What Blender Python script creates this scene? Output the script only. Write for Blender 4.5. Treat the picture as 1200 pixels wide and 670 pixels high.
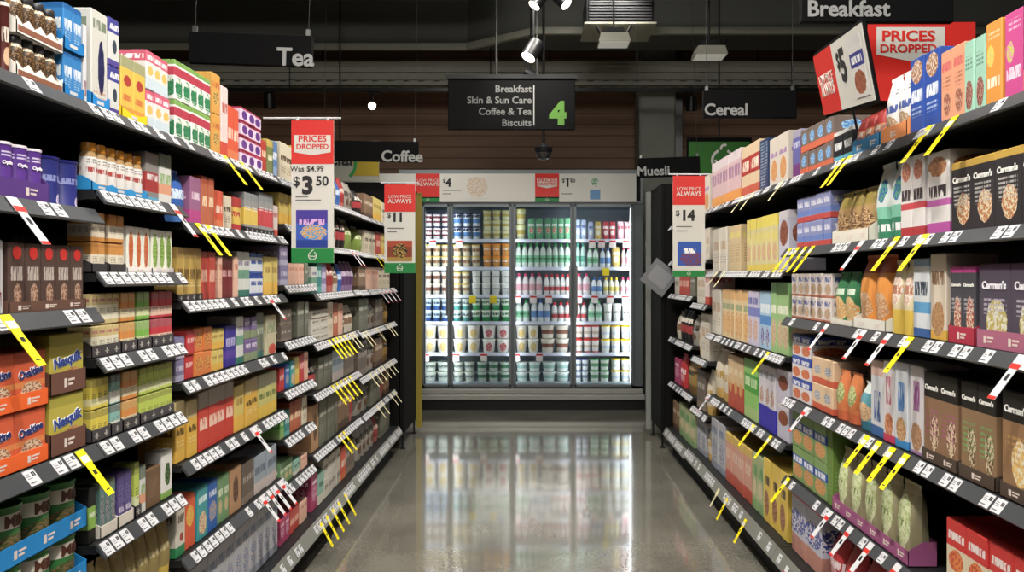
import bpy, bmesh, math, random
from mathutils import Vector, Matrix
random.seed(4)
for o in list(bpy.data.objects): bpy.data.objects.remove(o)
S = bpy.context.scene
COL = S.collection
R = math.radians
F, CX, CY, H = 930.0, 622.0, 323.0, 1.35      # focal length in px, vanishing point, eye height

# ------------------------------------------------------------------ camera
cam = bpy.data.cameras.new('camera'); camo = bpy.data.objects.new('camera', cam); COL.objects.link(camo)
camo.location = (0, 0, H); camo.rotation_euler = (R(90), 0, 0)
cam.sensor_fit = 'HORIZONTAL'; cam.sensor_width = 36; cam.lens = 36 * F / 1200
cam.shift_x = (600 - CX) / 1200; cam.shift_y = -(335 - CY) / 1200
cam.clip_start = 0.05; cam.clip_end = 60
S.camera = camo
# ------------------------------------------------------------------ world, exposure
w = bpy.data.worlds.new('world'); S.world = w; w.use_nodes = True
w.node_tree.nodes['Background'].inputs[0].default_value = (0.9, 0.95, 1, 1)
w.node_tree.nodes['Background'].inputs[1].default_value = 0.02
S.view_settings.view_transform = 'Standard'; S.view_settings.look = 'None'
S.view_settings.exposure = 0.0; S.view_settings.gamma = 1; S.view_settings.use_curve_mapping = False
# ------------------------------------------------------------------ added soft fill lights, no fixtures behind them
SPOT_W = 58; AREA_W = 46; FRIDGE_W = 9.5
def area(name, loc, rot, sx, sy, power, color=(1, .97, .92)):
    l = bpy.data.lights.new(name, 'AREA'); l.shape = 'RECTANGLE'; l.size = sx; l.size_y = sy
    l.energy = power; l.color = color
    o = bpy.data.objects.new(name, l); COL.objects.link(o); o.location = loc; o.rotation_euler = rot
    return o
area('fill_area_light', (0, 1.0, 4.2), (0, 0, 0), 1.2, 3.6, AREA_W)
area('fill_area_light', (0, -1.6, 3.6), (R(62), 0, 0), 2.6, 0.9, AREA_W * 2.6)  # added fill from behind the camera for surfaces facing it
area('fill_area_light', (0, 5.0, 4.2), (0, 0, 0), 1.0, 3.0, AREA_W * .55)

# ------------------------------------------------------------------ materials
def srgb(h):
    if not isinstance(h, str): return tuple(h)[:3] + (1,)
    c = [int(h[i:i + 2], 16) / 255 for i in (0, 2, 4)]
    return tuple(x / 12.92 if x <= .04045 else ((x + .055) / 1.055) ** 2.4 for x in c) + (1,)
MC = {}
def mat(name, col, rough=.5, metal=0, emit=0, emitcol=None, noise=0, bump=0, scale=30):
    if name in MC: return MC[name]
    m = bpy.data.materials.new(name); m.use_nodes = True; nt = m.node_tree; b = nt.nodes['Principled BSDF']
    b.inputs['Base Color'].default_value = srgb(col); b.inputs['Roughness'].default_value = rough
    b.inputs['Metallic'].default_value = metal
    if emit:
        b.inputs['Emission Color'].default_value = srgb(emitcol or col); b.inputs['Emission Strength'].default_value = emit
    if noise or bump:
        tc = nt.nodes.new('ShaderNodeTexCoord'); n = nt.nodes.new('ShaderNodeTexNoise'); n.inputs['Scale'].default_value = scale
        n.inputs['Detail'].default_value = 4
        nt.links.new(tc.outputs['Object'], n.inputs['Vector'])
        if noise:
            mx = nt.nodes.new('ShaderNodeMix'); mx.data_type = 'RGBA'
            c = srgb(col); mx.inputs[6].default_value = tuple(x * (1 - noise) for x in c[:3]) + (1,)
            mx.inputs[7].default_value = tuple(min(1, x * (1 + noise)) for x in c[:3]) + (1,)
            nt.links.new(n.outputs['Fac'], mx.inputs[0]); nt.links.new(mx.outputs[2], b.inputs['Base Color'])
        if bump:
            bp = nt.nodes.new('ShaderNodeBump'); bp.inputs['Strength'].default_value = bump; bp.inputs['Distance'].default_value = .01
            nt.links.new(n.outputs['Fac'], bp.inputs['Height']); nt.links.new(bp.outputs[0], b.inputs['Normal'])
    MC[name] = m; return m

def make_pack_group():
    g = bpy.data.node_groups.new('printed_pack', 'ShaderNodeTree')
    I = g.interface
    def sin(n, t, d):
        s = I.new_socket(name=n, in_out='INPUT', socket_type=t); s.default_value = d
    C4 = (1, 1, 1, 1)
    for n in ('Base', 'Top', 'Bot', 'Blob', 'Blob2', 'Title', 'Line', 'Panel'): sin(n, 'NodeSocketColor', C4)
    for n, d in (('TopH', 0), ('BotH', 0), ('BX', .5), ('BY', .4), ('RX', 0), ('RY', 0), ('TY', .7), ('TH', 0), ('TW', .8),
                 ('LY', .5), ('LH', 0), ('PY', .5), ('PH', 0), ('Seed', 0)): sin(n, 'NodeSocketFloat', float(d))
    I.new_socket(name='Color', in_out='OUTPUT', socket_type='NodeSocketColor')
    gi = g.nodes.new('NodeGroupInput'); go = g.nodes.new('NodeGroupOutput'); L = g.links.new
    uv = g.nodes.new('ShaderNodeUVMap'); uv.uv_map = 'UVMap'
    sp = g.nodes.new('ShaderNodeSeparateXYZ'); L(uv.outputs[0], sp.inputs[0]); U, V = sp.outputs[0], sp.outputs[1]
    def m(op, a, b=None, c=None):
        n = g.nodes.new('ShaderNodeMath'); n.operation = op
        for i, v in enumerate((a, b, c)):
            if v is None: continue
            if isinstance(v, (int, float)): n.inputs[i].default_value = v
            else: L(v, n.inputs[i])
        return n.outputs[0]
    def mix(f, a, b):
        n = g.nodes.new('ShaderNodeMix'); n.data_type = 'RGBA'; L(f, n.inputs[0]); L(a, n.inputs[6]); L(b, n.inputs[7]); return n.outputs[2]
    def ns(kind, sx, sy, scale, out, detail=1):
        cb = g.nodes.new('ShaderNodeCombineXYZ'); L(m('MULTIPLY', U, sx), cb.inputs[0]); L(m('MULTIPLY', V, sy), cb.inputs[1]); L(gi.outputs['Seed'], cb.inputs[2])
        n = g.nodes.new(kind); L(cb.outputs[0], n.inputs['Vector']); n.inputs['Scale'].default_value = scale
        if 'Detail' in n.inputs: n.inputs['Detail'].default_value = detail
        return n.outputs[out]
    G = gi.outputs
    col = G['Base']
    # printed panel, band at top, band at foot
    inp = m('LESS_THAN', m('ABSOLUTE', m('SUBTRACT', V, G['PY'])), m('MULTIPLY', G['PH'], .5))
    col = mix(inp, col, G['Panel'])
    col = mix(m('GREATER_THAN', V, m('SUBTRACT', 1.0001, G['TopH'])), col, G['Top'])
    col = mix(m('LESS_THAN', V, m('SUBTRACT', G['BotH'], .0001)), col, G['Bot'])
    # oval picture
    dx = m('DIVIDE', m('SUBTRACT', U, G['BX']), m('ADD', G['RX'], .0001)); dy = m('DIVIDE', m('SUBTRACT', V, G['BY']), m('ADD', G['RY'], .0001))
    rr = m('ADD', m('MULTIPLY', dx, dx), m('MULTIPLY', dy, dy))
    wob = ns('ShaderNodeTexNoise', 5, 8, 1.0, 'Fac')
    f = m('LESS_THAN', m('ADD', rr, m('MULTIPLY', m('SUBTRACT', wob, .5), .7)), 1.0)
    f = m('MULTIPLY', f, m('GREATER_THAN', G['RX'], .001))
    food = ns('ShaderNodeTexNoise', 15, 26, 1.0, 'Fac')
    fc = mix(m('GREATER_THAN', food, .52), G['Blob'], G['Blob2'])
    col = mix(f, col, fc)
    # lettering rows
    lt = m('GREATER_THAN', ns('ShaderNodeTexNoise', 15, 4, 1.0, 'Fac'), .44)
    t = m('LESS_THAN', m('ABSOLUTE', m('SUBTRACT', V, G['TY'])), m('MULTIPLY', G['TH'], .5))
    t = m('MULTIPLY', t, m('LESS_THAN', m('ABSOLUTE', m('SUBTRACT', U, .5)), m('MULTIPLY', G['TW'], .5)))
    col = mix(m('MULTIPLY', t, lt), col, G['Title'])
    li = m('LESS_THAN', m('ABSOLUTE', m('SUBTRACT', V, G['LY'])), m('MULTIPLY', G['LH'], .5))
    li = m('MULTIPLY', li, m('GREATER_THAN', m('FRACT', m('MULTIPLY', V, 17)), .5))
    li = m('MULTIPLY', li, m('GREATER_THAN', ns('ShaderNodeTexNoise', 20, 2, 1.0, 'Fac'), .47))
    li = m('MULTIPLY', li, m('LESS_THAN', m('ABSOLUTE', m('SUBTRACT', U, .5)), .38))
    col = mix(m('MULTIPLY', li, .8), col, G['Line'])
    L(col, go.inputs['Color'])
    return g
PG = make_pack_group()
PK = {}
def pack(key, **k):
    m = bpy.data.materials.new('print_' + key); m.use_nodes = True; nt = m.node_tree; b = nt.nodes['Principled BSDF']
    g = nt.nodes.new('ShaderNodeGroup'); g.node_tree = PG
    base = k.get('Base', 'ffffff')
    for n in ('Top', 'Bot', 'Panel'): k.setdefault(n, base)
    for n in ('Title', 'Line'): k.setdefault(n, 'ffffff')
    k.setdefault('Blob2', k.get('Blob', base)); k.setdefault('Blob', base); k.setdefault('Seed', (sum(map(ord, key)) * 1.7) % 50)
    rough = k.pop('rough', .42)
    def calm(v):
        c = srgb(v); l = .3 * c[0] + .55 * c[1] + .15 * c[2]
        return tuple(.88 * (x * .84 + l * .16) for x in c[:3]) + (1,)
    for n, v in k.items():
        g.inputs[n].default_value = calm(v) if isinstance(v, str) else float(v)
    nt.links.new(g.outputs[0], b.inputs['Base Color']); b.inputs['Roughness'].default_value = rough
    b.inputs['Specular IOR Level'].default_value = .35
    PK[key] = m; return m

# ------------------------------------------------------------------ geometry helpers
class MB:
    """collects geometry with material slots for ONE mesh object"""
    def __init__(s): s.v = []; s.f = []; s.m = []; s.mats = []
    def mi(s, m):
        if m not in s.mats: s.mats.append(m)
        return s.mats.index(m)
    def add(s, vs, fs, m):
        b = len(s.v); s.v += [tuple(p) for p in vs]; i = s.mi(m)
        for f in fs: s.f.append([b + q for q in f]); s.m.append(i)
        return s
    def box(s, x0, x1, y0, y1, z0, z1, m):
        x0, x1 = min(x0, x1), max(x0, x1); y0, y1 = min(y0, y1), max(y0, y1); z0, z1 = min(z0, z1), max(z0, z1)
        vs = [(x0, y0, z0), (x1, y0, z0), (x1, y1, z0), (x0, y1, z0), (x0, y0, z1), (x1, y0, z1), (x1, y1, z1), (x0, y1, z1)]
        return s.add(vs, [(0, 3, 2, 1), (4, 5, 6, 7), (0, 1, 5, 4), (1, 2, 6, 5), (2, 3, 7, 6), (3, 0, 4, 7)], m)
    def cbox(s, x0, x1, y0, y1, z0, z1, m, c=.003):
        """box with chamfered edges"""
        bm = bmesh.new(); bmesh.ops.create_cube(bm, size=1)
        for v in bm.verts: v.co = Vector(((x0 + x1) / 2 + v.co.x * (x1 - x0), (y0 + y1) / 2 + v.co.y * (y1 - y0), (z0 + z1) / 2 + v.co.z * (z1 - z0)))
        bmesh.ops.bevel(bm, geom=list(bm.edges), offset=c, segments=1, affect='EDGES')
        bm.verts.index_update(); s.add([v.co[:] for v in bm.verts], [[v.index for v in f.verts] for f in bm.faces], m); bm.free(); return s
    def lathe(s, prof, m, seg=16, cx=0, cy=0, z0=0):
        n = len(prof); vs = []
        for r, z in prof:
            for k in range(seg):
                a = 2 * math.pi * k / seg; vs.append((cx + r * math.cos(a), cy + r * math.sin(a), z0 + z))
        fs = [(i * seg + k, i * seg + (k + 1) % seg, (i + 1) * seg + (k + 1) % seg, (i + 1) * seg + k) for i in range(n - 1) for k in range(seg)]
        fs += [tuple(range(seg))[::-1], tuple((n - 1) * seg + k for k in range(seg))]
        return s.add(vs, fs, m)
    def tube(s, p, q, r, m, seg=8, r2=None):
        p, q = Vector(p), Vector(q); d = (q - p).normalized(); a = d.orthogonal().normalized(); b = d.cross(a); r2 = r if r2 is None else r2
        vs = []
        for c, rr in ((p, r), (q, r2)):
            for k in range(seg):
                t = 2 * math.pi * k / seg; vs.append(c + a * rr * math.cos(t) + b * rr * math.sin(t))
        fs = [(k, (k + 1) % seg, seg + (k + 1) % seg, seg + k) for k in range(seg)] + [tuple(range(seg))[::-1], tuple(range(seg, 2 * seg))]
        return s.add(vs, fs, m)
    def prism(s, pts, axis, a0, a1, m):
        """polygon pts extruded along axis from a0 to a1"""
        def P(u, v, a): return (a, u, v) if axis == 0 else (u, a, v) if axis == 1 else (u, v, a)
        n = len(pts); vs = [P(u, v, a0) for u, v in pts] + [P(u, v, a1) for u, v in pts]
        return s.add(vs, [tuple(range(n)), tuple(range(n, 2 * n))[::-1]] + [(i, i + n, (i + 1) % n + n, (i + 1) % n) for i in range(n)], m)
    def mesh(s, name, uv=None, smooth=False):
        me = bpy.data.meshes.new(name); me.from_pydata(s.v, [], s.f)
        for m in s.mats: me.materials.append(m)
        me.polygons.foreach_set('material_index', s.m)
        bm = bmesh.new(); bm.from_mesh(me); bmesh.ops.recalc_face_normals(bm, faces=list(bm.faces)); bm.to_mesh(me); bm.free()
        if uv:
            mode, W, D, Hh, zb = uv
            ul = me.uv_layers.new(name='UVMap').data
            for p in me.polygons:
                n = p.normal
                for li in p.loop_indices:
                    c = me.vertices[me.loops[li].vertex_index].co
                    if mode == 'box': u = (c.x / W + .5) if abs(n.y) >= abs(n.x) * .9 else (c.y / D if n.x > 0 else 1 - c.y / D)
                    elif mode == 'pouch': u = c.x / W + .5
                    else:
                        mid = Vector((p.center.x, p.center.y - D)); a0 = math.atan2(mid.y, mid.x); a = math.atan2(c.y - D, c.x)
                        if a - a0 > math.pi: a -= 2 * math.pi
                        if a - a0 < -math.pi: a += 2 * math.pi
                        if a0 > 0: a += 0
                        u = (a + math.pi) / math.pi
                        if (a0 + math.pi) / math.pi > 1: u -= 1
                    ul[li].uv = (u, (c.z - zb) / Hh)
        if smooth:
            for p in me.polygons: p.use_smooth = True
            try: me.set_sharp_from_angle(angle=R(35))
            except Exception: pass
        return me
    def build(s, name, parent=None, uv=None, smooth=False):
        return link(name, s.mesh(name, uv, smooth), parent)
def link(name, data, parent=None):
    o = bpy.data.objects.new(name, data); COL.objects.link(o)
    if parent: o.parent = parent
    return o
def empty(name, loc, rz=0):
    o = bpy.data.objects.new(name, None); COL.objects.link(o); o.location = loc; o.rotation_euler = (0, 0, rz); o.empty_display_size = .05; return o
def tag(o, label=None, cat=None, group=None, kind=None):
    if label: o['label'] = label
    if cat: o['category'] = cat
    if group: o['group'] = group
    if kind: o['kind'] = kind
    return o
def kids(o): return [c for c in CH.get(o.name, [])]
CH = {}
def copy_tree(o, parent=None):
    c = o.copy(); COL.objects.link(c)
    if parent: c.parent = parent
    for ch in o.children: copy_tree(ch, c)
    return c
TM = {}
def text_mesh(body, size, m, bold=0, ext=.0006, align='CENTER', sx=1):
    key = (body, size, m.name, bold, align, sx, ext)
    if key in TM: return TM[key]
    cu = bpy.data.curves.new('t', 'FONT'); cu.body = body; cu.size = size; cu.extrude = ext; cu.offset = bold * size; cu.align_x = align; cu.align_y = 'CENTER'
    cu.resolution_u = 3
    o = bpy.data.objects.new('t', cu); me = bpy.data.meshes.new_from_object(o); bpy.data.objects.remove(o)
    for v in me.vertices: v.co.x *= sx
    me.materials.clear(); me.materials.append(m); TM[key] = me; return me
def text(parent, body, x, y, z, size, m, bold=.02, align='CENTER', name='lettering', roll=0, sx=1):
    """lettering standing upright, reading from local -Y"""
    o = link(name, text_mesh(body, size, m, bold, align=align, sx=sx), parent)
    o.location = (x, y, z); o.rotation_euler = (R(90), roll, 0); return o

# ------------------------------------------------------------------ general materials
M_shelf = mat('shelf_black', '17181a', .55, .1)
M_lip = mat('ticket_strip_grey', '3e4043', .35)
M_lipb = mat('base_strip_lit_grey', '76766f', .4)  # paler than the upper strips: light on its upward face put into the colour
M_back = mat('back_panel_black', '0f1011', .7)
M_white = mat('ticket_white', 'cfcfd2', .5)
M_tink = mat('ticket_print', '66666a', .6)
M_ink = mat('ink', '1b1b1d', .6)
M_red = mat('sign_red', 'cf2a22', .45)
M_yel = mat('promo_yellow', 'f7e413', .45)
M_green = mat('sign_green', '1b7d3c', .45)
M_signwhite = mat('sign_white', 'd2d0c8', .5)
M_black = mat('sign_black', '030304', .75)
M_black.node_tree.nodes['Principled BSDF'].inputs['Specular IOR Level'].default_value = .15
M_letter = mat('sign_letter_white', '949492', .5)
M_metal = mat('steel', '9a9a98', .3, .9)
M_dark = mat('lamp_black', '121214', .4, .2)
M_cable = mat('wire', '2c2c2c', .6, .2)
M_pale = mat('ceiling_tray_pale', 'a3a192', .6, noise=.1, scale=6)

# ------------------------------------------------------------------ room shell
def struct(name, mb, smooth=False):
    o = mb.build(name, smooth=smooth); o['kind'] = 'structure'; return o
def floor_mat():
    m = bpy.data.materials.new('polished_concrete'); m.use_nodes = True; nt = m.node_tree; b = nt.nodes['Principled BSDF']; L = nt.links.new
    tc = nt.nodes.new('ShaderNodeTexCoord')
    def noise(sc, det):
        n = nt.nodes.new('ShaderNodeTexNoise'); n.inputs['Scale'].default_value = sc; n.inputs['Detail'].default_value = det; L(tc.outputs['Object'], n.inputs['Vector']); return n
    n1 = noise(2.2, 6); n2 = noise(60, 3)
    r = nt.nodes.new('ShaderNodeValToRGB'); L(n1.outputs['Fac'], r.inputs[0])
    r.color_ramp.elements[0].position = .3; r.color_ramp.elements[0].color = srgb('6d6a61'); r.color_ramp.elements[1].position = .72; r.color_ramp.elements[1].color = srgb('8b877c')
    mx = nt.nodes.new('ShaderNodeMix'); mx.data_type = 'RGBA'; mx.blend_type = 'MULTIPLY'; mx.inputs[0].default_value = .35
    r2 = nt.nodes.new('ShaderNodeValToRGB'); L(n2.outputs['Fac'], r2.inputs[0]); r2.color_ramp.elements[0].position = .35; r2.color_ramp.elements[0].color = (.45, .45, .43, 1); r2.color_ramp.elements[1].position = .6
    L(r.outputs[0], mx.inputs[6]); L(r2.outputs[0], mx.inputs[7])
    # cut joints across and along the slab
    sp = nt.nodes.new('ShaderNodeSeparateXYZ'); L(tc.outputs['Object'], sp.inputs[0])
    def joint(out, period, off):
        a = nt.nodes.new('ShaderNodeMath'); a.operation = 'ADD'; L(out, a.inputs[0]); a.inputs[1].default_value = off
        q = nt.nodes.new('ShaderNodeMath'); q.operation = 'PINGPONG'; L(a.outputs[0], q.inputs[0]); q.inputs[1].default_value = period / 2
        l = nt.nodes.new('ShaderNodeMath'); l.operation = 'LESS_THAN'; L(q.outputs[0], l.inputs[0]); l.inputs[1].default_value = .003; return l.outputs[0]
    mj = nt.nodes.new('ShaderNodeMix'); mj.data_type = 'RGBA'; L(joint(sp.outputs[1], 4.0, -7.2), mj.inputs[0]); L(mx.outputs[2], mj.inputs[6]); mj.inputs[7].default_value = srgb('44423d')
    L(mj.outputs[2], b.inputs['Base Color'])
    b.inputs['Roughness'].default_value = .13
    b.inputs['Specular IOR Level'].default_value = .5
    b.inputs['IOR'].default_value = 1.5
    b.inputs['Coat Weight'].default_value = 1.0; b.inputs['Coat Roughness'].default_value = .06; b.inputs['Coat IOR'].default_value = 1.6
    bp = nt.nodes.new('ShaderNodeBump'); bp.inputs['Strength'].default_value = .05; bp.inputs['Distance'].default_value = .002
    n3 = noise(3, 1); L(n3.outputs['Fac'], bp.inputs['Height']); L(bp.outputs[0], b.inputs['Normal']); L(bp.outputs[0], b.inputs['Coat Normal'])
    return m
def plank_mat():
    m = bpy.data.materials.new('timber_cladding'); m.use_nodes = True; nt = m.node_tree; b = nt.nodes['Principled BSDF']; L = nt.links.new
    tc = nt.nodes.new('ShaderNodeTexCoord'); mp = nt.nodes.new('ShaderNodeMapping'); mp.inputs['Scale'].default_value = (.6, 1, 9); L(tc.outputs['Object'], mp.inputs[0])
    n = nt.nodes.new('ShaderNodeTexNoise'); n.inputs['Scale'].default_value = 3; n.inputs['Detail'].default_value = 5; L(mp.outputs[0], n.inputs['Vector'])
    r = nt.nodes.new('ShaderNodeValToRGB'); L(n.outputs['Fac'], r.inputs[0]); r.color_ramp.elements[0].color = srgb('86654e'); r.color_ramp.elements[1].color = srgb('a88468')
    sp = nt.nodes.new('ShaderNodeSeparateXYZ'); L(tc.outputs['Object'], sp.inputs[0])
    q = nt.nodes.new('ShaderNodeMath'); q.operation = 'PINGPONG'; L(sp.outputs[2], q.inputs[0]); q.inputs[1].default_value = .065
    l = nt.nodes.new('ShaderNodeMath'); l.operation = 'LESS_THAN'; L(q.outputs[0], l.inputs[0]); l.inputs[1].default_value = .006
    mx = nt.nodes.new('ShaderNodeMix'); mx.data_type = 'RGBA'; L(l.outputs[0], mx.inputs[0]); L(r.outputs[0], mx.inputs[6]); mx.inputs[7].default_value = srgb('6a4d3a')
    L(mx.outputs[2], b.inputs['Base Color']); b.inputs['Roughness'].default_value = .6
    return m
M_plank = plank_mat(); M_wall = mat('painted_wall', '6f6e69', .8); M_ceil = mat('ceiling_dark', '242522', .9)
M_conc = mat('column_concrete', 'a4a69b', .8, noise=.12, bump=.2, scale=7)
struct('floor', MB().box(-9, 9, -5, 10, -.1, 0, floor_mat()))
struct('ceiling', MB().box(-9, 9, -5, 10, 4.9, 5, M_ceil))
struct('wall_back', MB().box(-9, 9, 9.3, 9.5, 0, 5, M_plank))
struct('wall_left', MB().box(-9.2, -9, -5, 9.5, 0, 5, M_wall))
struct('wall_right', MB().box(9, 9.2, -5, 9.5, 0, 5, M_wall))
struct('wall_rear', MB().box(-9, 9, -5.2, -5, 0, 5, M_wall))
struct('column', MB().cbox(1.20, 1.60, 8.75, 9.15, 0, 4.9, M_conc, .02).box(1.60, 1.70, 8.9, 9.1, 0, 4.9, M_metal))
# dark bulkhead with its jog, pale trim along its foot
M_bulk = mat('bulkhead_dark', '5c5d57', .8)
bk = [(-8.5, 7.8), (-.62, 7.8), (.03, 7.3), (8.5, 7.3), (8.5, 8.0), (-8.5, 8.0)]
o = struct('bulkhead', MB().prism(bk, 2, 3.62, 4.85, M_bulk))
def bar(mb, p, q, w, z0, z1, m):
    p, q = Vector(p), Vector(q); d = (q - p).normalized(); n = Vector((-d.y, d.x)) * w / 2
    pts = [p - n, q - n, q + n, p + n]; return mb.prism([tuple(a) for a in pts], 2, z0, z1, m)
mb = MB(); bar(mb, (-8.5, 7.77), (-.62, 7.77), .05, 3.56, 3.62, M_pale); bar(mb, (-.64, 7.78), (.04, 7.27), .05, 3.56, 3.62, M_pale); bar(mb, (.02, 7.27), (8.5, 7.27), .05, 3.56, 3.62, M_pale)
struct('trim_1', mb)

def hung(name, label, cat, group=None): return tag(empty(name, (0, 0, 0)), label, cat, group)
# long cable tray in front of the timber wall (rails, rungs, hangers)
t = hung('cable_tray', 'long pale metal cable tray running across above the timber wall', 'cable tray')
t.location = (0, 8.25, 3.33)
mb = MB().box(-8, 8, -.03, -.0, 0, .03, M_pale).box(-8, 8, -.03, 0, .13, .24, M_pale).box(-8, 8, .3, .33, .0, .24, M_pale).box(-8, 8, -.045, -.0, .185, .2, M_pale)
mb.build('rail', t)
mb = MB()
mb.box(-8, 8, .0, .02, .055, .125, M_pale)
for i in range(100): mb.prism([(-8 + i * .16, .02), (-7.9 + i * .16, .02), (-7.88 + i * .16, .06), (-7.98 + i * .16, .06)], 1, .0, .02, M_pale)
mb.build('rungs', t)
mb = MB()
for x in (-6, -4, -2.2, 0.2, 2.4, 4.4, 6.4): mb.tube((x, .15, .1), (x, .15, 1.57), .01, M_cable)
mb.build('hanger_rod', t)
t = hung('ceiling_beam', 'pale steel strut crossing the top edge of the picture', 'beam'); t.location = (0, 6.4, 3.58)
mb = MB().box(-6, 6, -.02, .02, .0, .06, M_pale); mb.build('strut', t)
mb = MB()
for x in (-4.1, -2.05, -1.1, .35, 2.0, 4.0): mb.tube((x, 0, .05), (x, .0, 1.32), .008, M_cable)
mb.build('hanger_rod', t)
# ducts and pipe runs under the dark ceiling
for i, (x0, x1, y, z, r, lab) in enumerate([(-6, -.3, 6.9, 3.95, .16, 'round dark duct running left above the hanging tea board'), (-5, 6, 7.1, 4.35, .07, 'thin round pipe crossing high under the dark ceiling')]):
    t = tag(MB().tube((x0, y, z), (x1, y, z), r, mat('duct_grey', '4c4e4a', .6, .3), 20).build('duct', smooth=True), lab, 'duct')

# ------------------------------------------------------------------ lamps
def spot_lamp(loc, aim, power, label, size=.06, glow=12, angle=80, r=.045, L=.13, group='track spotlights over the aisle', hang=None, lit=True):
    t = tag(empty('track_spotlight', loc), label, 'spotlight', group)
    d = (Vector(aim) - Vector(loc)).normalized()
    q = d.to_track_quat('-Z', 'Y')
    head = empty('lamp_head', (0, 0, 0)); bpy.data.objects.remove(head)
    prof = [(r * .75, L), (r * .95, L * .93), (r, L * .5), (r, .0), (r * .92, 0), (r * .9, .012)]
    h = MB().lathe(prof, M_dark, 20).build('housing', t, smooth=True); h.rotation_mode = 'QUATERNION'; h.rotation_quaternion = q
    ln = MB().lathe([(.001, .006), (r * .88, .006), (r * .88, .01), (.001, .01)], mat('lamp_lens_lit' if lit else 'lamp_lens_off', 'fff4e0' if lit else '3a3a3a', .3, emit=glow if lit else 0), 20).build('lens', t)
    ln.rotation_mode = 'QUATERNION'; ln.rotation_quaternion = q
    c = -d * L * .6
    top = (hang or 4.9) - loc[2]
    mb = MB().tube(c, (c.x, c.y, top), .01 if hang else .007, M_dark).box(c.x - .05, c.x + .05, c.y - .02, c.y + .02, top - .03, top, M_dark)
    mb.build('bracket', t)
    if lit and power:
        l = bpy.data.lights.new('lamp', 'SPOT'); l.energy = power; l.spot_size = R(angle); l.spot_blend = .9; l.shadow_soft_size = size; l.color = (1, .95, .87)
        lo = link('bulb', l, t); lo.rotation_mode = 'QUATERNION'; lo.rotation_quaternion = q; lo.location = d * .012
    return t
ORD = ['nearest', 'second-nearest', 'third-nearest', 'fourth-nearest', 'fifth-nearest', 'sixth-nearest', 'seventh-nearest', 'eighth-nearest', 'ninth-nearest', 'tenth-nearest', 'eleventh-nearest', 'twelfth-nearest']
for i, y in enumerate((0.3, 1.7, 3.1, 4.5, 5.7)):
    for s, side in ((-1, 'left'), (1, 'right')):
        k = (1.0, 1.0, 1.0, .92, .62)[i]
        spot_lamp((s * -.35, y, 3.75), (s * 1.25, y + .55, 1.15), SPOT_W * k * 4, f'{ORD[i]} black spotlight over the aisle aimed at the {side} shelves', angle=92)
spot_lamp((.02, 5.15, 3.10), (-.9, 4.7, 1.7), 0, 'black spotlight cluster lamp hanging at the top edge above the aisle', glow=18, r=.045)
spot_lamp((.24, 5.3, 3.16), (1.4, 4.6, 1.8), 0, 'second black spotlight beside the one at the top edge of the aisle', glow=18, r=.045)
spot_lamp((-.02, 5.9, 2.97), (-.9, 5.2, 1.3), 0, 'black spotlight with lit face hanging above the aisle number board', glow=9, r=.06, L=.16)
spot_lamp((.05, 6.5, 2.95), (1.2, 5.6, 1.9), 0, 'lower lit spotlight just right above the aisle number board', glow=9, r=.05)
for s, side in ((-1, 'left'), (1, 'right')):  # pair out of view, added to brighten the fridge front and nearby floor
    spot_lamp((s * .7, 6.4, 4.0), (s * .45, 8.0, .9), SPOT_W * 2.6, f'added unseen spotlight brightening the {side} half of the fridge front', angle=85)
# wall track with three lamps
t = tag(MB().box(-3.1, 3.3, 7.88, 7.92, 3.18, 3.215, M_dark).tube((-2.4, 7.9, 3.2), (-2.4, 7.9, 3.63), .006, M_dark).tube((-.4, 7.9, 3.2), (-.4, 7.9, 3.63), .006, M_dark).tube((2.6, 7.9, 3.2), (2.6, 7.9, 3.63), .006, M_dark).build('lighting_track'), 'black lighting track running across in front of the timber wall', 'lighting track')
def X(x, y): return (x - CX) * y / F
def Z(yp, y): return H + (CY - yp) * y / F
spot_lamp((X(316, 7.9), 7.9, Z(127, 7.9)), (-2.6, 8.3, 0), 0, 'unlit black track lamp at the left end before the timber wall', lit=False, r=.055, L=.15, hang=3.2, group='lamps on the wall track')
spot_lamp((X(437, 7.9), 7.86, Z(125, 7.9)), (-.75, 0, 1.3), 25, 'brightly glowing track lamp between the tea and aisle number boards', glow=60, r=.042, L=.13, angle=60, hang=3.2, group='lamps on the wall track')
spot_lamp((X(810, 7.9), 7.9, Z(130, 7.9)), (1.6, 8.3, 0), 0, 'unlit black track lamp just left of the cereal board', lit=False, r=.055, L=.15, hang=3.2, group='lamps on the wall track')
# dome camera under the number board
t = tag(empty('security_camera', (X(637, 6.9), 6.9, Z(188, 6.9))), 'small dark dome camera hanging below the aisle number board', 'camera')
MB().lathe([(.01, 0), (.05, .015), (.068, .05), (.07, .075)], mat('dome_smoke', '2c2d2e', .1), 20).build('dome', t, smooth=True)
MB().lathe([(.075, .075), (.08, .11), (.03, .14), (.012, .15)], M_dark, 20).build('housing', t, smooth=True)
MB().tube((0, 0, .15), (0, 0, 4.9 - Z(188, 6.9)), .012, M_dark).build('stem', t)
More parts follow.
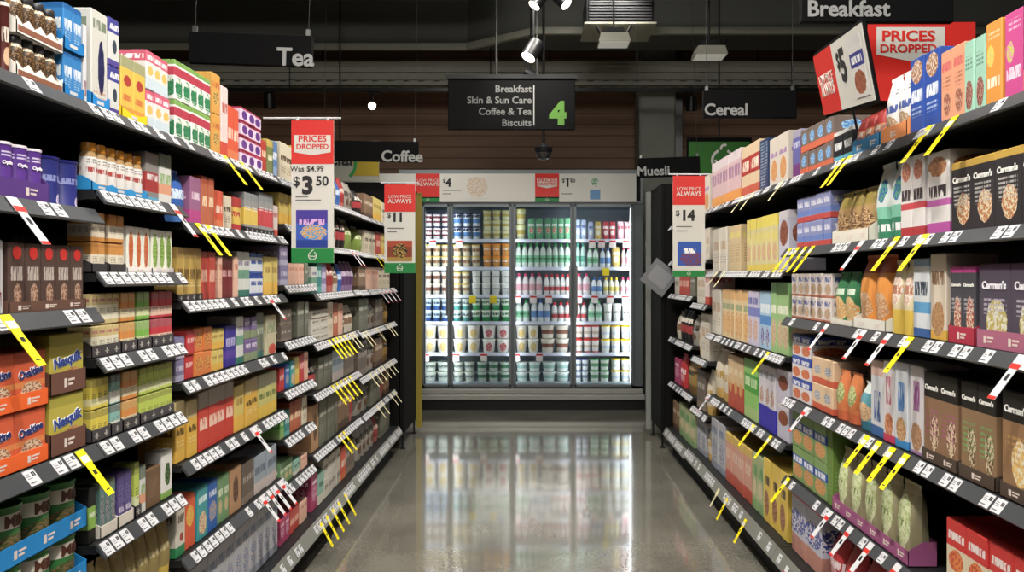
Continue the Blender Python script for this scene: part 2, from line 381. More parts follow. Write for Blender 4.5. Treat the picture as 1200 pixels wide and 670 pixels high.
# ceiling cassette grille and two hanging lamps on the right
t = tag(empty('ceiling_grille', (X(727, 6.6), 6.6, Z(26, 6.6))), 'black slatted ventilation grille box hanging at the top right of centre', 'vent')
mb = MB().box(-.28, .28, 0, .5, 0, .25, M_dark).box(-.3, .3, -.01, .5, -.015, .0, M_pale)
for i in range(9): mb.box(-.26, .26, -.012, 0, .02 + i * .024, .03 + i * .024, mat('grille_slat', '3c3d40', .5))
mb.build('grille_box', t)
def high_bay(x, y, z, w, label):
    t = tag(empty('hanging_lamp', (x, y, z)), label, 'lamp', 'flood lamps hanging under the ceiling')
    MB().prism([(-w / 2, .0), (w / 2, .0), (w * .42, .07), (-w * .42, .07)], 1, -.1, .1, M_pale).build('housing', t)
    MB().box(-w / 2 + .01, w / 2 - .01, -.09, .09, -.006, .0, mat('lamp_diffuser', 'cfcdc0', .4, emit=.35)).build('diffuser', t)
    mb = MB().box(-w * .3, w * .3, -.06, .06, .07, .12, M_dark).tube((0, 0, .1), (0, 0, 1.5), .008, M_dark).tube((-w * .4, 0, .09), (-w * .55, 0, .15), .012, M_dark).tube((w * .4, 0, .09), (w * .55, 0, .15), .012, M_dark)
    mb.build('bracket', t)
high_bay(X(719, 6.5), 6.5, Z(52, 6.5), .26, 'pale flood lamp hanging just below the slatted ceiling grille')
high_bay(X(831, 6.5), 6.5, Z(67, 6.5), .26, 'pale flood lamp hanging above the cereal board')

# ------------------------------------------------------------------ signs
def swirl(parent, x, y, z, r, m):
    """round white produce mark: open ring, two inner arcs and a leaf"""
    mb = MB()
    def arc(cx, cz, rr, a0, a1, wd):
        n = 14; pts = []
        for i in range(n + 1):
            a = R(a0 + (a1 - a0) * i / n); pts.append((cx + (rr + wd / 2) * math.cos(a), cz + (rr + wd / 2) * math.sin(a)))
        for i in range(n, -1, -1):
            a = R(a0 + (a1 - a0) * i / n); pts.append((cx + (rr - wd / 2) * math.cos(a), cz + (rr - wd / 2) * math.sin(a)))
        for i in range(n):
            q = [pts[i], pts[i + 1], pts[2 * n - i], pts[2 * n + 1 - i]]; mb.prism(q, 1, -.0008, .0, m)
    arc(0, 0, r * .9, 115, 425, r * .22); arc(-r * .3, r * .12, r * .33, 190, 350, r * .2); arc(r * .32, r * .12, r * .33, 190, 350, r * .2)
    arc(r * .15, r * 1.0, r * .3, 60, 200, r * .2)
    o = mb.build('logo', parent); o.location = (x, y, z); return o
def aisle_board(x0, x1, y0, y1, dist, body, size_px, tx, label, roll=0, ty=None):
    s = F / dist; w = (x1 - x0) / s; h = (y1 - y0) / s
    t = tag(empty('category_sign', (X((x0 + x1) / 2, dist), dist, Z(y1, dist))), label, 'sign', 'black hanging category boards'); t.rotation_euler = (0, roll, 0)
    MB().cbox(-w / 2, w / 2, 0, .025, 0, h, M_black, .003).build('board', t)
    text(t, body, (tx - (x0 + x1) / 2) / s, -.001, (y1 - (ty if ty else (y0 + y1) / 2)) / s, size_px / s, M_letter, .025)
    mb = MB()
    for q in (-.46, .46): mb.tube((w * q, .012, h), (w * q, .012, 4.88 - Z(y1, dist)), .0012, M_cable, 6).box(w * q - .008, w * q + .008, .004, .02, h - .002, h + .025, M_metal)
    mb.build('hanging_wire', t); return t
aisle_board(220, 365, 39, 76, 3.2, 'Tea', 29, 346, 'black board reading Tea hanging over the left shelves', R(2), ty=66)
aisle_board(374, 490, 165, 189, 5.95, 'Coffee', 18, 471, 'black board reading Coffee hanging far over the left shelves', R(1), ty=183)
aisle_board(824, 934, 106, 138, 4.3, 'Cereal', 19, 851, 'black board reading Cereal hanging over the right shelves', 0, ty=129)
aisle_board(749, 821, 184, 207, 6.46, 'Muesli', 15, 766, 'black board reading Muesli beside the concrete column', R(-2), ty=200)
aisle_board(939, 1118, -4, 26, 2.63, 'Breakfast', 26, 994, 'black board reading Breakfast at the top right', 0, ty=11)
# aisle number board
d = 6.24; s = F / d
t = tag(empty('aisle_number_board', (X(599.5, d), d, Z(152, d))), 'black board listing Breakfast to Biscuits with a green aisle number four', 'sign')
w = 149 / s; h = 60 / s
MB().cbox(-w / 2, w / 2, 0, .03, 0, h, M_black, .004).build('board', t)
MB().box(-w / 2 - .015, w / 2 + .015, -.01, .04, h, h + .03, M_dark).build('hanging_rail', t)
for i, b in enumerate(['Breakfast', 'Skin & Sun Care', 'Coffee & Tea', 'Biscuits']):
    text(t, b, (623 - 599.5) / s, -.001, (152 - (104.5 + i * 13.2)) / s, 11.5 / s, mat('board_letter_grey', '6c6c6a', .6), .018, 'RIGHT')
MB().box((625 - 599.5) / s, (626.3 - 599.5) / s, -.002, 0, (152 - 147) / s, (152 - 100) / s, M_letter).build('divider', t)
text(t, '4', (654 - 599.5) / s, -.001, (152 - 134) / s, 35 / s, mat('number_green', '4b7a24', .5), .06, name='number')
mb = MB().tube((-w * .12, .01, h), (-w * .12, .01, 4.88 - Z(152, d)), .01, M_cable).tube((w * .2, .01, h), (w * .2, .01, 4.88 - Z(152, d)), .006, M_cable); mb.build('hanging_rod', t)

def tagshape(mb, x0, x1, z0, z1, dip, m):
    mb.prism([(x0, z0 + dip), ((x0 + x1) / 2, z0), (x1, z0 + dip), (x1, z1), (x0, z1)], 1, -.0012, -.0004, m)
pack('washbox', Base='2f5fc8', Top='4b3aa8', TopH=.35, Blob='f0b040', Blob2='3fa0e0', BX=.55, BY=.4, RX=.42, RY=.2, Title='e8b0e8', TY=.68, TH=.16, Bot='1c3f9e', BotH=.2)
pack('coffeebox', Base='8f3a1c', Top='b8441c', TopH=.3, Blob='2a1c14', Blob2='c79a3c', BX=.5, BY=.5, RX=.3, RY=.35, Bot='b08a2a', BotH=.2)
pack('snackbox', Base='2a5cc0', Blob='8a3a2a', Blob2='2a5cc0', BX=.6, BY=.3, RX=.5, RY=.3, Title='ffffff', TY=.62, TH=.22, TW=.5)
def drop_sign(x0, x1, y0, y1, dist, redpx, head, price, cents, cur, was, prod, label, greenpx, arm=None, yaw=0):
    s = F / dist; w = (x1 - x0) / s; hh = (y1 - y0) / s; z = lambda yp: (y1 - yp) / s; cx = (x0 + x1) / 2
    t = tag(empty('price_sign', (X(cx, dist), dist, Z(y1, dist)), yaw), label, 'sign', 'tall hanging price signs')
    MB().box(-w / 2, w / 2, 0, .004, 0, hh, M_signwhite).build('card', t)
    MB().box(-w / 2, w / 2, -.0012, 0, z(y0 + redpx), hh, M_red).build('red_header', t)
    MB().box(-w / 2, w / 2, -.0012, 0, 0, z(y1 - greenpx), M_green).build('green_footer', t)
    swirl(t, 0, -.0013, z(y1 - greenpx / 2), greenpx * .3 / s, M_signwhite)
    if head == 'DROPPED':
        mb = MB(); tagshape(mb, -w * .43, w * .43, z(y0 + redpx * .80), z(y0 + redpx * .34), .012, M_signwhite); p = mb.build('header_panel', t); p.location.y = -.001
        text(t, 'PRICES', 0, -.0025, z(y0 + redpx * .43), redpx * .2 / s, M_red, .02, sx=1.08); text(t, 'DROPPED', 0, -.0025, z(y0 + redpx * .61), redpx * .165 / s, M_red, .02, sx=1.02)
    else:
        text(t, 'LOW PRICE', 0, -.0025, z(y0 + redpx * .45), redpx * .17 / s, M_signwhite, .0, sx=.95); text(t, 'ALWAYS', 0, -.0025, z(y0 + redpx * .62), redpx * .22 / s, M_signwhite, .02, sx=1.0)
    py = cur[1]; text(t, '$', (cur[0] - cx) / s, -.001, z(py - cur[2] * .2), cur[2] * .62 / s, M_ink, .02); text(t, price, (cur[0] + cur[3] - cx) / s, -.001, z(py), cur[2] * 1.12 / s, M_ink, .045)
    if cents: text(t, cents, (cur[0] + cur[4] - cx) / s, -.001, z(py - cur[2] * .22), cur[2] * .62 / s, M_ink, .02)
    if was: text(t, was, -w * .13, -.001, z(was_y), 9 / s, M_ink, .01)
    mb = MB()
    for k, (ya, wd) in enumerate(prod[5]): mb.box(-w * .4, -w * .4 + w * wd, -.0012, 0, z(ya), z(ya - 1.2), mat('fine_print', '6d6d6d', .6))
    mb.build('fine_print', t)
    a, b, c, dd, key, _ = prod
    MB().box((a - cx) / s, (c - cx) / s, -.0015, 0, z(dd), z(b), PK[key]).build('product_picture', t, uv=('box', 1, 1, 1, 0)) if False else None
    me = MB().box(-.5 * (c - a) / s, .5 * (c - a) / s, -.0015, 0, 0, (dd - b) / s, PK[key]).mesh('product_picture', uv=('box', (c - a) / s, .0015, (dd - b) / s, 0))
    p = link('product_picture', me, t); p.location = (((a + c) / 2 - cx) / s, 0, z(dd))
    if arm:
        ax0, ax1, ay = arm
        MB().tube(((ax0 - cx) / s, .006, z(ay)), ((ax1 - cx) / s, .006, z(ay)), .004, M_white).build('hanging_arm', t)
        mb = MB()
        for q in (-.36, .36): mb.box(w * q - .004, w * q + .004, .0, .006, hh - .006, z(ay) + .004, M_white)
        mb.build('clip', t)
    return t
was_y = 198
drop_sign(341.5, 391, 141, 308, 3.25, 51, 'DROPPED', '3', '50', (347.5, 218, 25, 13, 30), 'Was $4.99', (347, 246, 384, 290, 'washbox', [(231, .3), (235, .6)]),
          'tall white price sign reading Prices Dropped $3.50 before the left shelves', 17, arm=(308, 399, 138))
drop_sign(450.5, 486.5, 216, 320, 5.2, 32, 'ALWAYS', '11', None, (456, 255, 13, 10, 20), None, (454, 282, 483, 306, 'coffeebox', [(268, .55), (272, .3)]),
          'white and red price sign reading $11 at the far left shelf end', 12, arm=(446, 490, 214))
drop_sign(788.5, 826, 206, 324, 4.55, 34, 'ALWAYS', '14', None, (794, 253, 15, 12, 24), None, (794, 283, 822, 311, 'snackbox', [(266, .5), (271, .35)]),
          'white and red price sign reading $14 at the far right shelf end', 7, arm=(784, 832, 204))
# big red prices dropped board at the top right
d = 2.9; s = F / d
t = tag(empty('promotion_board', (X(1080, d), d, Z(118, d))), 'large red Prices Dropped board standing behind the goods at top right', 'sign')
w = 126 / s; h = 92 / s
MB().box(-w / 2 - .01, w / 2, .002, .02, 0, h, M_black).build('backing', t); MB().box(-w / 2, w / 2, -.001, .002, 0, h, M_red).build('face', t)
mb = MB(); mb.prism([((1027 - 1080) / s, (118 - 64) / s), ((1067 - 1080) / s, (118 - 72) / s), ((1107 - 1080) / s, (118 - 64) / s), ((1107 - 1080) / s, (118 - 32) / s), ((1027 - 1080) / s, (118 - 32) / s)], 1, -.0022, -.001, M_signwhite); mb.build('header_panel', t)
text(t, 'PRICES', (1064 - 1080) / s, -.003, (118 - 43) / s, 17 / s, M_red, .03, sx=1.22); text(t, 'DROPPED', (1064 - 1080) / s, -.003, (118 - 57.5) / s, 13.5 / s, M_red, .02, sx=1.12)
MB().tube((.06, .03, -.05), (.06, .03, h), .008, M_dark).build('post', t)
# tilted price board: near edge right, far edge left
pack('cerealpic', Base='e8e4e0', Top='dddddd', TopH=.15, Panel='3b3f9a', PY=.62, PH=.24, Blob='c0653a', Blob2='8a4a2c', BX=.5, BY=.25, RX=.42, RY=.2, Title='ffffff', TY=.62, TH=.12)
A = Vector((X(953, 2.75), 2.75, Z(67, 2.75))); B = Vector((X(1008, 2.08), 2.08, Z(27, 2.08))); Cc = Vector((X(1027, 2.08), 2.08, Z(116, 2.08)))
ux = (B - A); L = ux.length; ux.normalize(); uz = (B - Cc); hb = uz.length; uz = (uz - ux * uz.dot(ux)).normalized(); uy = uz.cross(ux)
t = tag(empty('price_board', A - uz * hb), 'tilted white and red five dollar board above the right top shelf', 'sign')
t.rotation_mode = 'QUATERNION'; t.rotation_quaternion = Matrix((ux, uy, uz)).transposed().to_quaternion()
MB().box(-.01, L + .01, .004, .012, -.01, hb + .01, M_black).build('backing', t)
MB().box(0, L, 0, .004, 0, hb, M_signwhite).build('card', t)
MB().box(0, L * .42, -.0012, 0, 0, hb, M_red).build('red_header', t)
text(t, 'LOW PRICE', L * .21, -.002, hb * .56, .045, M_signwhite, .0, sx=.95); text(t, 'ALWAYS', L * .21, -.002, hb * .38, .056, M_signwhite, .02, sx=.95)
text(t, '5', L * .60, -.001, hb * .6, .13, M_ink, .04, sx=1.2); text(t, '$', L * .52, -.001, hb * .7, .07, M_ink, .02)
me = MB().box(-L * .11, L * .11, -.0015, 0, 0, hb * .82, PK['cerealpic']).mesh('product_picture', uv=('box', L * .22, .0015, hb * .82, 0)); p = link('product_picture', me, t); p.location = (L * .85, 0, hb * .09)
MB().tube((L * .5, .02, .1), (L * .5, .02, -.07), .004, M_dark).build('post', t)
# far signs behind
d = 7.5; s = F / d
t = tag(empty('special_sign', (X(398, d), d, Z(212, d))), 'white sign ending in cial with yellow and green corner behind the left shelves', 'sign')
MB().box(-46 / s, 46 / s, 0, .02, 0, 47 / s, mat('special_white', '9a998c', .6)).build('board', t)
MB().box(16 / s, 46 / s, -.002, 0, 6 / s, 44 / s, mat('special_yellow', '9c861c', .6)).build('yellow_corner', t)
mb = MB()
for i in range(12):
    a0, a1 = R(-50 + i * 8), R(-42 + i * 8)
    mb.prism([(r_ * math.cos(a_) / s, 20 / s + r_ * math.sin(a_) / s) for r_, a_ in ((17, a0), (20.5, a0), (20.5, a1), (17, a1))], 1, -.004, -.001, M_green)
mb.build('green_curve', t)
text(t, 'Special', -13 / s, -.002, 25 / s, 21 / s, M_ink, .03)
MB().tube((0, .01, 47 / s), (0, .01, 4.88 - Z(212, d)), .008, M_dark).build('hanging_rod', t)
d = 7.0; s = F / d
t = tag(empty('logo_sign', (X(843, d), d, Z(205, d))), 'green sign with a white swirl logo behind the right shelves', 'sign')
MB().box(-38 / s, 38 / s, 0, .02, 0, 44 / s, M_black).build('board', t); MB().box(-36 / s, 36 / s, -.002, 0, 1 / s, 39 / s, mat('logo_green', '2a6a1c', .5)).build('green_face', t)
swirl(t, 4 / s, -.003, 17 / s, 14 / s, M_signwhite)
MB().tube((0, .01, 44 / s), (0, .01, 4.88 - Z(205, d)), .008, M_dark).build('hanging_rod', t)

# ------------------------------------------------------------------ shelving
LT, LB = 1.045, 1.02; RT, RB = 1.085, 1.06
def ticket_mesh():
    mb = MB(); w, h = .036, .036
    mb.box(-w / 2, w / 2, -.0012, 0, .0, h, M_white)
    mb.box(.004, .008, -.0017, -.0012, .02, .03, M_ink).box(.010, .014, -.0017, -.0012, .02, .03, M_ink).box(-.015, -.004, -.0017, -.0012, .026, .0275, M_tink).box(-.015, -.002, -.0017, -.0012, .021, .0225, M_tink).box(-.015, .0, -.0017, -.0012, .016, .0175, M_tink).box(-.015, .004, -.0017, -.0012, .005, .008, M_tink)
    return mb.mesh('price_ticket')
TICK = ticket_mesh()
LEVEL = {1: 'top', 2: 'second', 3: 'third', 4: 'fourth', 5: 'fifth', 6: 'sixth', 7: 'seventh', 8: 'lowest'}
def bay(side, z0, z1, heights, label, bayname, top=1.93, dens=.75):
    """one shelving unit; side -1 left, +1 right; z0..z1 along the aisle; local axes = world axes"""
    XT, XB = (LT, LB) if side < 0 else (RT, RB)
    XK = 1.07 if side < 0 else 1.10
    t = tag(empty('shelving_unit', (side * XK, (z0 + z1) / 2, 0)), label, 'shelving unit', 'black shelving units along the aisle')
    ox, oy = side * XK, (z0 + z1) / 2
    hw = (z1 - z0) / 2 - .002
    bx = side * 1.56
    MB().box(bx - ox, bx - ox + side * .015, -hw, hw, .05, top, M_back).build('back_panel', t)
    for q in (-1, 1):
        mb = MB().box(bx - ox - side * .03, bx - ox, q * hw, q * (hw - .03), .0, top, M_shelf)
        mb.build('upright', t)
    MB().box(0, side * .46, -hw, hw, 0, .13, M_back).build('kick_plate', t)
    for i, hgt in enumerate(heights):
        base = i == len(heights) - 1
        xt, xb = (XT - (.035 if base else 0), XB - (.04 if base else 0))
        dz = .055 if base else .031
        if base: dep = 1.55
        else: dep = 1.55
        mb = MB().box(side * xt - ox, side * dep - ox, -hw, hw, hgt - .022, hgt - .002, M_shelf)
        if not base:
            for q in (-1, 1): mb.prism([(side * (xt + .02) - ox, hgt - .022), (side * 1.55 - ox, hgt - .022), (side * 1.55 - ox, hgt - .045), (side * (xt + .1) - ox, hgt - .035)], 1, q * hw, q * (hw - .004), M_shelf)
        sh = mb.build('shelf', t)
        p0 = (side * xt - ox, hgt + .002); p1 = (side * xb - ox, hgt - dz)
        MB().prism([p0, p1, (p1[0] + side * .004, p1[1] - .004), (side * (xt + .004) - ox, hgt - .006)], 1, -hw, hw, M_lipb if base else M_lip).build('ticket_strip', sh)
        # tickets
        rnd = random.Random(int(z0 * 100) + i * 7 + (side > 0) * 999)
        n = int((z1 - z0) / .046); ang = math.atan2(side * (xt - xb), dz)
        for k in range(n):
            if rnd.random() > (dens * (.75 if base else 1)): continue
            y = -hw + .025 + k * (2 * hw - .05) / max(1, n - 1)
            o = link('price_ticket', TICK, sh)
            # local -Y of the ticket must face the aisle and tip upwards along the strip
            th = math.atan2(xt - xb, dz)
            L_ = math.hypot(xt - xb, dz); f = (L_ - .036) / 2 / L_
            bxp = p1[0] + (p0[0] - p1[0]) * f - side * .0006; bzp = p1[1] + (p0[1] - p1[1]) * f + .0006
            e1 = Vector((0, -side, 0)); e3 = Vector((p0[0] - p1[0], 0, p0[1] - p1[1])).normalized(); e2 = e3.cross(e1)
            o.rotation_mode = 'QUATERNION'; o.rotation_quaternion = Matrix((e1, e2, e3)).transposed().to_quaternion()
            o.location = (bxp, y, bzp)
    return t
BZ_L = [0.95, 1.905, 2.37, 3.35, 3.80, 4.81, 6.08]
HL = [[1.758, 1.507, 1.272, .947, .63, .2],
      [1.758, 1.557, 1.358, 1.150, .946, .702, .45, .2],
      [1.758, 1.513, 1.272, 1.028, .784, .50, .2],
      [1.758, 1.57, 1.308, 1.066, .856, .653, .45, .2],
      [1.73, 1.50, 1.263, 1.02, .776, .487, .2],
      [1.725, 1.495, 1.258, 1.0, .72, .48, .2]]
NL = ['nearest left bay', 'narrow second left bay', 'third left bay', 'narrow fourth left bay', 'fifth left bay', 'farthest left bay']
BZ_R = [1.0, 3.375, 4.85, 5.30, 6.15]
HR = [[1.755, 1.463, 1.175, .837, .504, .2],
      [1.755, 1.373, 1.003, .63, .2],
      [1.74, 1.45, 1.17, .82, .485, .2],
      [1.73, 1.46, 1.21, .877, .536, .18]]
NR = ['nearest right bay', 'second right bay', 'third right bay', 'farthest right bay']
for i in range(6): bay(-1, BZ_L[i], BZ_L[i + 1], HL[i], 'black shelving unit forming the ' + NL[i], NL[i], dens=(.36, .8, .74, .9, .95, .95)[i])
for i in range(4): bay(1, BZ_R[i], BZ_R[i + 1], HR[i], 'black shelving unit forming the ' + NR[i], NR[i], dens=(.34, .62, .85, .8)[i])

# end-of-aisle units
M_end = mat('end_panel_black', '070707', .7)
M_end.node_tree.nodes['Principled BSDF'].inputs['Specular IOR Level'].default_value = .2
def end_unit(side, z0, z1, xi, label, edge, edgelabel):
    t = tag(empty('end_unit', (side * xi, (z0 + z1) / 2, 0)), label, 'display stand', 'black units closing the shelf ends')
    hw = (z1 - z0) / 2
    MB().cbox(0, side * .03, -hw, hw, .13, 2.07, M_end, .004).build('side_panel', t)
    MB().cbox(side * .03, side * .6, -hw, -hw + .03, .13, 2.07, M_end, .004).build('back_panel', t)
    MB().cbox(side * .57, side * .6, -hw + .03, hw, .13, 2.07, M_end, .004).build('side_panel', t)
    for q in (.1, .6, 1.1, 1.6):
        MB().box(side * .03, side * .57, -hw + .03, hw, q + .05, q + .07, M_shelf).build('shelf', t)
    for q in (-.85, .85):
        f = MB().lathe([(.02, 0), (.022, .01), (.008, .016), (.008, .13)], M_dark, 12, side * .015, q * hw).build('foot', t, smooth=True)
        f = MB().lathe([(.02, 0), (.022, .01), (.008, .016), (.008, .13)], M_dark, 12, side * .585, q * hw).build('foot', t, smooth=True)
    MB().cbox(-side * .042, 0, hw - .03, hw + .01, .05, 2.06, edge, .003).build('edge_post', t)
    return t
end_unit(-1, 6.14, 6.85, .985, 'black end unit with mustard edge at the left shelf end', mat('edge_mustard', '8d7d2c', .5), '')
end_unit(1, 6.2, 6.75, 1.02, 'black end unit with grey edge at the right shelf end', mat('edge_grey', '8a8d88', .4), '')
t = tag(empty('hanging_card', (X(777, 6.05), 6.175, Z(326, 6.05))), 'grey square card hanging tilted on the right end unit', 'card'); t.rotation_euler = (0, R(38), R(0))
MB().cbox(-.12, .10, -.003, 0, -.11, .11, mat('card_grey', '75777a', .5), .001).build('card', t); MB().box(-.09, .07, -.0045, -.003, -.06, .07, mat('card_line', '8c8e92', .5)).build('print', t)

# ------------------------------------------------------------------ goods: the printed looks
D = {}      # key -> (kind, description, category, options)
def des(key, kind, desc, cat='box', tray=None, lid=None, word=None, **k):
    pack(key, **k); D[key] = (kind, desc, cat, dict(tray=tray, lid=lid, word=word))
# left, nearest bay
des('goldcan', 'canister', 'gold and brown drink canister', 'canister', lid='3a2a1c', Base='b98a4a', Panel='6a3a22', PY=.4, PH=.3, Title='f0e0c0', TY=.7, TH=.14)
des('browncan', 'canister', 'dark red brown canister', 'canister', lid='e0d8d0', Base='5a1f1a', Title='e8dccb', TY=.55, TH=.2, Blob='d8b088', BX=.5, BY=.25, RX=.3, RY=.13)
des('beanjar', 'jar', 'gold coffee jar with dark lid', 'jar', tray=('f0ebe2', .028, 'zig'), lid='2b2a2c', Base='8a6437', Blob='35230f', Blob2='8a6230', BX=.5, BY=.5, RX=.45, RY=.32, Title='e8d8b4', TY=.78, TH=.1)
des('bluemalt', 'carton', 'bright blue malt drink box', 'box', tray=('1678bd', .03, 'cut'), Base='1b86cf', Top='0d6ab3', TopH=.12, Title='e8f4fb', TY=.55, TH=.24, Line='bfe0f4', LY=.3, LH=.2)
des('whitebean', 'carton', 'tall white box with dark blue oval picture', 'box', tray=('1b86cf', .035, 'cut'), Base='d8d6cd', Blob='1c2450', Blob2='33306a', BX=.6, BY=.42, RX=.2, RY=.28, Title='7c8a70', TY=.86, TH=.1, Line='c88a60', LY=.15, LH=.12)
des('whiteblue', 'carton', 'white box with purple blue head', 'box', Base='dcdcd8', Top='4646a0', TopH=.3, Title='ffffff', TY=.83, TH=.12, Blob='3c4a58', BX=.55, BY=.42, RX=.2, RY=.14, Bot='5a4aa0', BotH=.14)
des('yellowtea', 'carton', 'yellow drink box with red spot', 'box', tray=('f2cf1d', .03, 'cut'), Base='eec32a', Top='a9a878', TopH=.18, Blob='c0392b', BX=.5, BY=.62, RX=.3, RY=.09, Title='e0782a', TY=.35, TH=.1, Bot='e69a28', BotH=.2)
des('pinkwhite', 'carton', 'white tea box with pink and yellow head', 'box', Base='ece6e2', Top='e05a7a', TopH=.28, Title='ffffff', TY=.84, TH=.12, Bot='cfe0ea', BotH=.32, Blob='f2c24c', BX=.5, BY=.5, RX=.34, RY=.12)
des('redgreentea', 'carton', 'green tea box with red and white front', 'box', Base='f0efe8', Top='7fb04c', TopH=.12, Panel='c4324c', PY=.72, PH=.22, Blob='1f7f53', Blob2='2f9a60', BX=.6, BY=.32, RX=.5, RY=.26, Title='e8f0e0', TY=.5, TH=.1, Line='f2f4ec', LY=.12, LH=.12)
des('orangegold', 'carton', 'tall golden orange box with brown pictures', 'box', Base='e0a02c', Blob='8a5a20', Blob2='e8c860', BX=.5, BY=.4, RX=.34, RY=.16, Title='c45a1a', TY=.72, TH=.14)
des('pinktall', 'carton', 'pale pink box with red base', 'box', Base='e6cfcb', Bot='d8452a', BotH=.22, Title='c05a50', TY=.7, TH=.14)
des('orangered', 'carton', 'orange red box', 'box', Base='e2501f', Title='f6d6c0', TY=.5, TH=.2, Bot='e87a3a', BotH=.2)
des('purplesq', 'carton', 'crimson box with violet squares', 'box', Base='b02a54', Panel='e6d5ea', PY=.5, PH=.75, Blob='6b3a96', BX=.5, BY=.5, RX=.36, RY=.3, Blob2='5a2a8a')
des('redslim', 'carton', 'slim red box', 'box', Base='c23a2c', Title='f2d8b0', TY=.6, TH=.2)
des('olive', 'carton', 'olive and yellow box', 'box', Base='7f8a4c', Top='c8b04a', TopH=.2, Title='f0eac8', TY=.5, TH=.15)
des('skyblue', 'carton', 'sky blue box', 'box', Base='5a86bf', Bot='88a8d0', BotH=.3, Title='e8f0fa', TY=.6, TH=.2)
des('purplecan', 'canister', 'purple hot chocolate canister', 'canister', tray=('57357f', .042, 'flat'), lid='ece6ee', word=('Options', 'f4eef6', .62, .8), Base='5a2b91', Blob='e6cfa0', Blob2='b98a50', BX=.62, BY=.2, RX=.22, RY=.14, Line='e8dcf2', LY=.78, LH=.1)
des('bluetin', 'canister', 'large dark blue drink tin', 'tin', lid='20226e', Base='232a7c', Title='8088c0', TY=.55, TH=.12, Blob='e0d8e8', BX=.7, BY=.12, RX=.22, RY=.13, Blob2='b09ac0')
des('hazelbox', 'carton', 'brown sachet box with red round badge', 'box', tray=('67493d', .024, 'flat'), Base='59423a', Title='cdbfb5', TY=.56, TH=.2, TW=.7, Blob='c8a184', Blob2='8a5a44', BX=.56, BY=.24, RX=.24, RY=.17, Panel='5f463d', PY=.5, PH=.1)
des('whitepack', 'carton', 'white slim pack cut by the picture edge', 'box', Base='dedfe2', Title='8c3c46', TY=.2, TH=.2)
des('ovaltine', 'carton', 'orange malt drink box with mug picture', 'box', tray=('f0672c', .035, 'flat'), word=('Ovaltine', '26306e', .62, .9), Base='ea5a1c', Top='d14a18', TopH=.1, Blob='ead0b0', Blob2='a86a40', BX=.55, BY=.25, RX=.36, RY=.2, Panel='f08a34', PY=.42, PH=.1)
des('nesquik', 'carton', 'yellow chocolate drink bag box', 'box', tray=('6a473b', .05, 'flat'), word=('Nesquik', '27408c', .55, .85), Base='c9b923', Top='b0a51d', TopH=.2, Blob='d89a54', Blob2='7a4a28', BX=.68, BY=.25, RX=.28, RY=.16, Bot='e8d03a', BotH=.14)
des('milotin', 'canister', 'green malt powder tin', 'tin', tray=('1b82c6', .045, 'flat'), lid='3a7a3c', word=('Milo', '4a2418', .72, .75), Base='2f7a35', Panel='ded6c4', PY=.73, PH=.26, Blob='4a5a28', Blob2='8a6a40', BX=.5, BY=.3, RX=.4, RY=.22)
# left, second bay
des('instjar', 'jar', 'glass coffee jar with white label', 'jar', tray=('2a8ecb', .022, 'cut'), lid='c07f28', Base='b58a48', Panel='e2ddd8', PY=.42, PH=.55, Title='b23a34', TY=.42, TH=.1, Line='55504a', LY=.6, LH=.12)
des('redjar', 'carton', 'grey and red drink box', 'box', Base='8f8b86', Panel='b03030', PY=.4, PH=.4, Title='f0eeee', TY=.5, TH=.12, Bot='5ab0d8', BotH=.1)
des('whitetall', 'carton', 'tall white green carton', 'box', Base='dfe0da', Top='7d8a78', TopH=.28, Panel='e8a078', PY=.3, PH=.2, Title='8ab060', TY=.5, TH=.2)
des('orangetea', 'carton', 'orange tea box with white label', 'box', tray=('3b3739', .022, 'flat'), Base='e0952f', Top='cf8a30', TopH=.14, Panel='efe2c8', PY=.38, PH=.45, Line='4c3a28', LY=.42, LH=.2)
des('fruittea', 'carton', 'white tea box with curling fruit picture', 'box', tray=('ece5e3', .014, 'flat'), Base='eeeee0', Blob='e07a2c', Blob2='c8471c', BX=.5, BY=.5, RX=.3, RY=.4, Top='e8e4d8', TopH=.08)
des('limetea', 'carton', 'white tea box with lime green leaves', 'box', tray=('ece5e3', .014, 'flat'), Base='eef0dc', Blob='a8c850', Blob2='5f9a30', BX=.5, BY=.5, RX=.35, RY=.4)
des('creamtea', 'carton', 'cream herbal tea box', 'box', tray=('454144', .03, 'mark'), Base='d9c27c', Panel='f0e8cc', PY=.4, PH=.5, Line='4c4630', LY=.45, LH=.2, Title='c05a70', TY=.8, TH=.1)
des('orangeherb', 'carton', 'orange and cream herbal tea box', 'box', tray=('454144', .03, 'mark'), Base='e9912c', Panel='f0e0b4', PY=.3, PH=.3, Line='5a3418', LY=.35, LH=.16, Top='dba85c', TopH=.3)
des('greenherb', 'carton', 'green herbal tea box', 'box', tray=('454144', .03, 'mark'), Base='7cc238', Panel='dfe8a8', PY=.3, PH=.3, Line='3a4c18', LY=.35, LH=.16, Top='9cc070', TopH=.3)
des('redherb', 'carton', 'red berry herbal tea box', 'box', tray=('454144', .03, 'mark'), Base='d8283a', Panel='f0c8b0', PY=.28, PH=.34, Line='5c1820', LY=.32, LH=.18, Top='b8505a', TopH=.3)
des('lemonherb', 'carton', 'lemon yellow herbal tea box', 'box', tray=('454144', .03, 'mark'), Base='e9d21e', Panel='f0e6a4', PY=.25, PH=.25, Line='50480c', LY=.45, LH=.2, Top='b9a83c', TopH=.25)
des('mintherb', 'carton', 'pale teal herbal tea box', 'box', tray=('454144', .03, 'mark'), Base='8cc6bc', Panel='eef0e0', PY=.25, PH=.4, Line='30504c', LY=.5, LH=.2, Top='7a8a84', TopH=.25)
des('limeherb', 'carton', 'lime green herbal tea box', 'box', tray=('454144', .03, 'mark'), Base='c4d840', Panel='e6ecb0', PY=.25, PH=.25, Line='3c4810', LY=.42, LH=.2, Top='a8b044', TopH=.22)
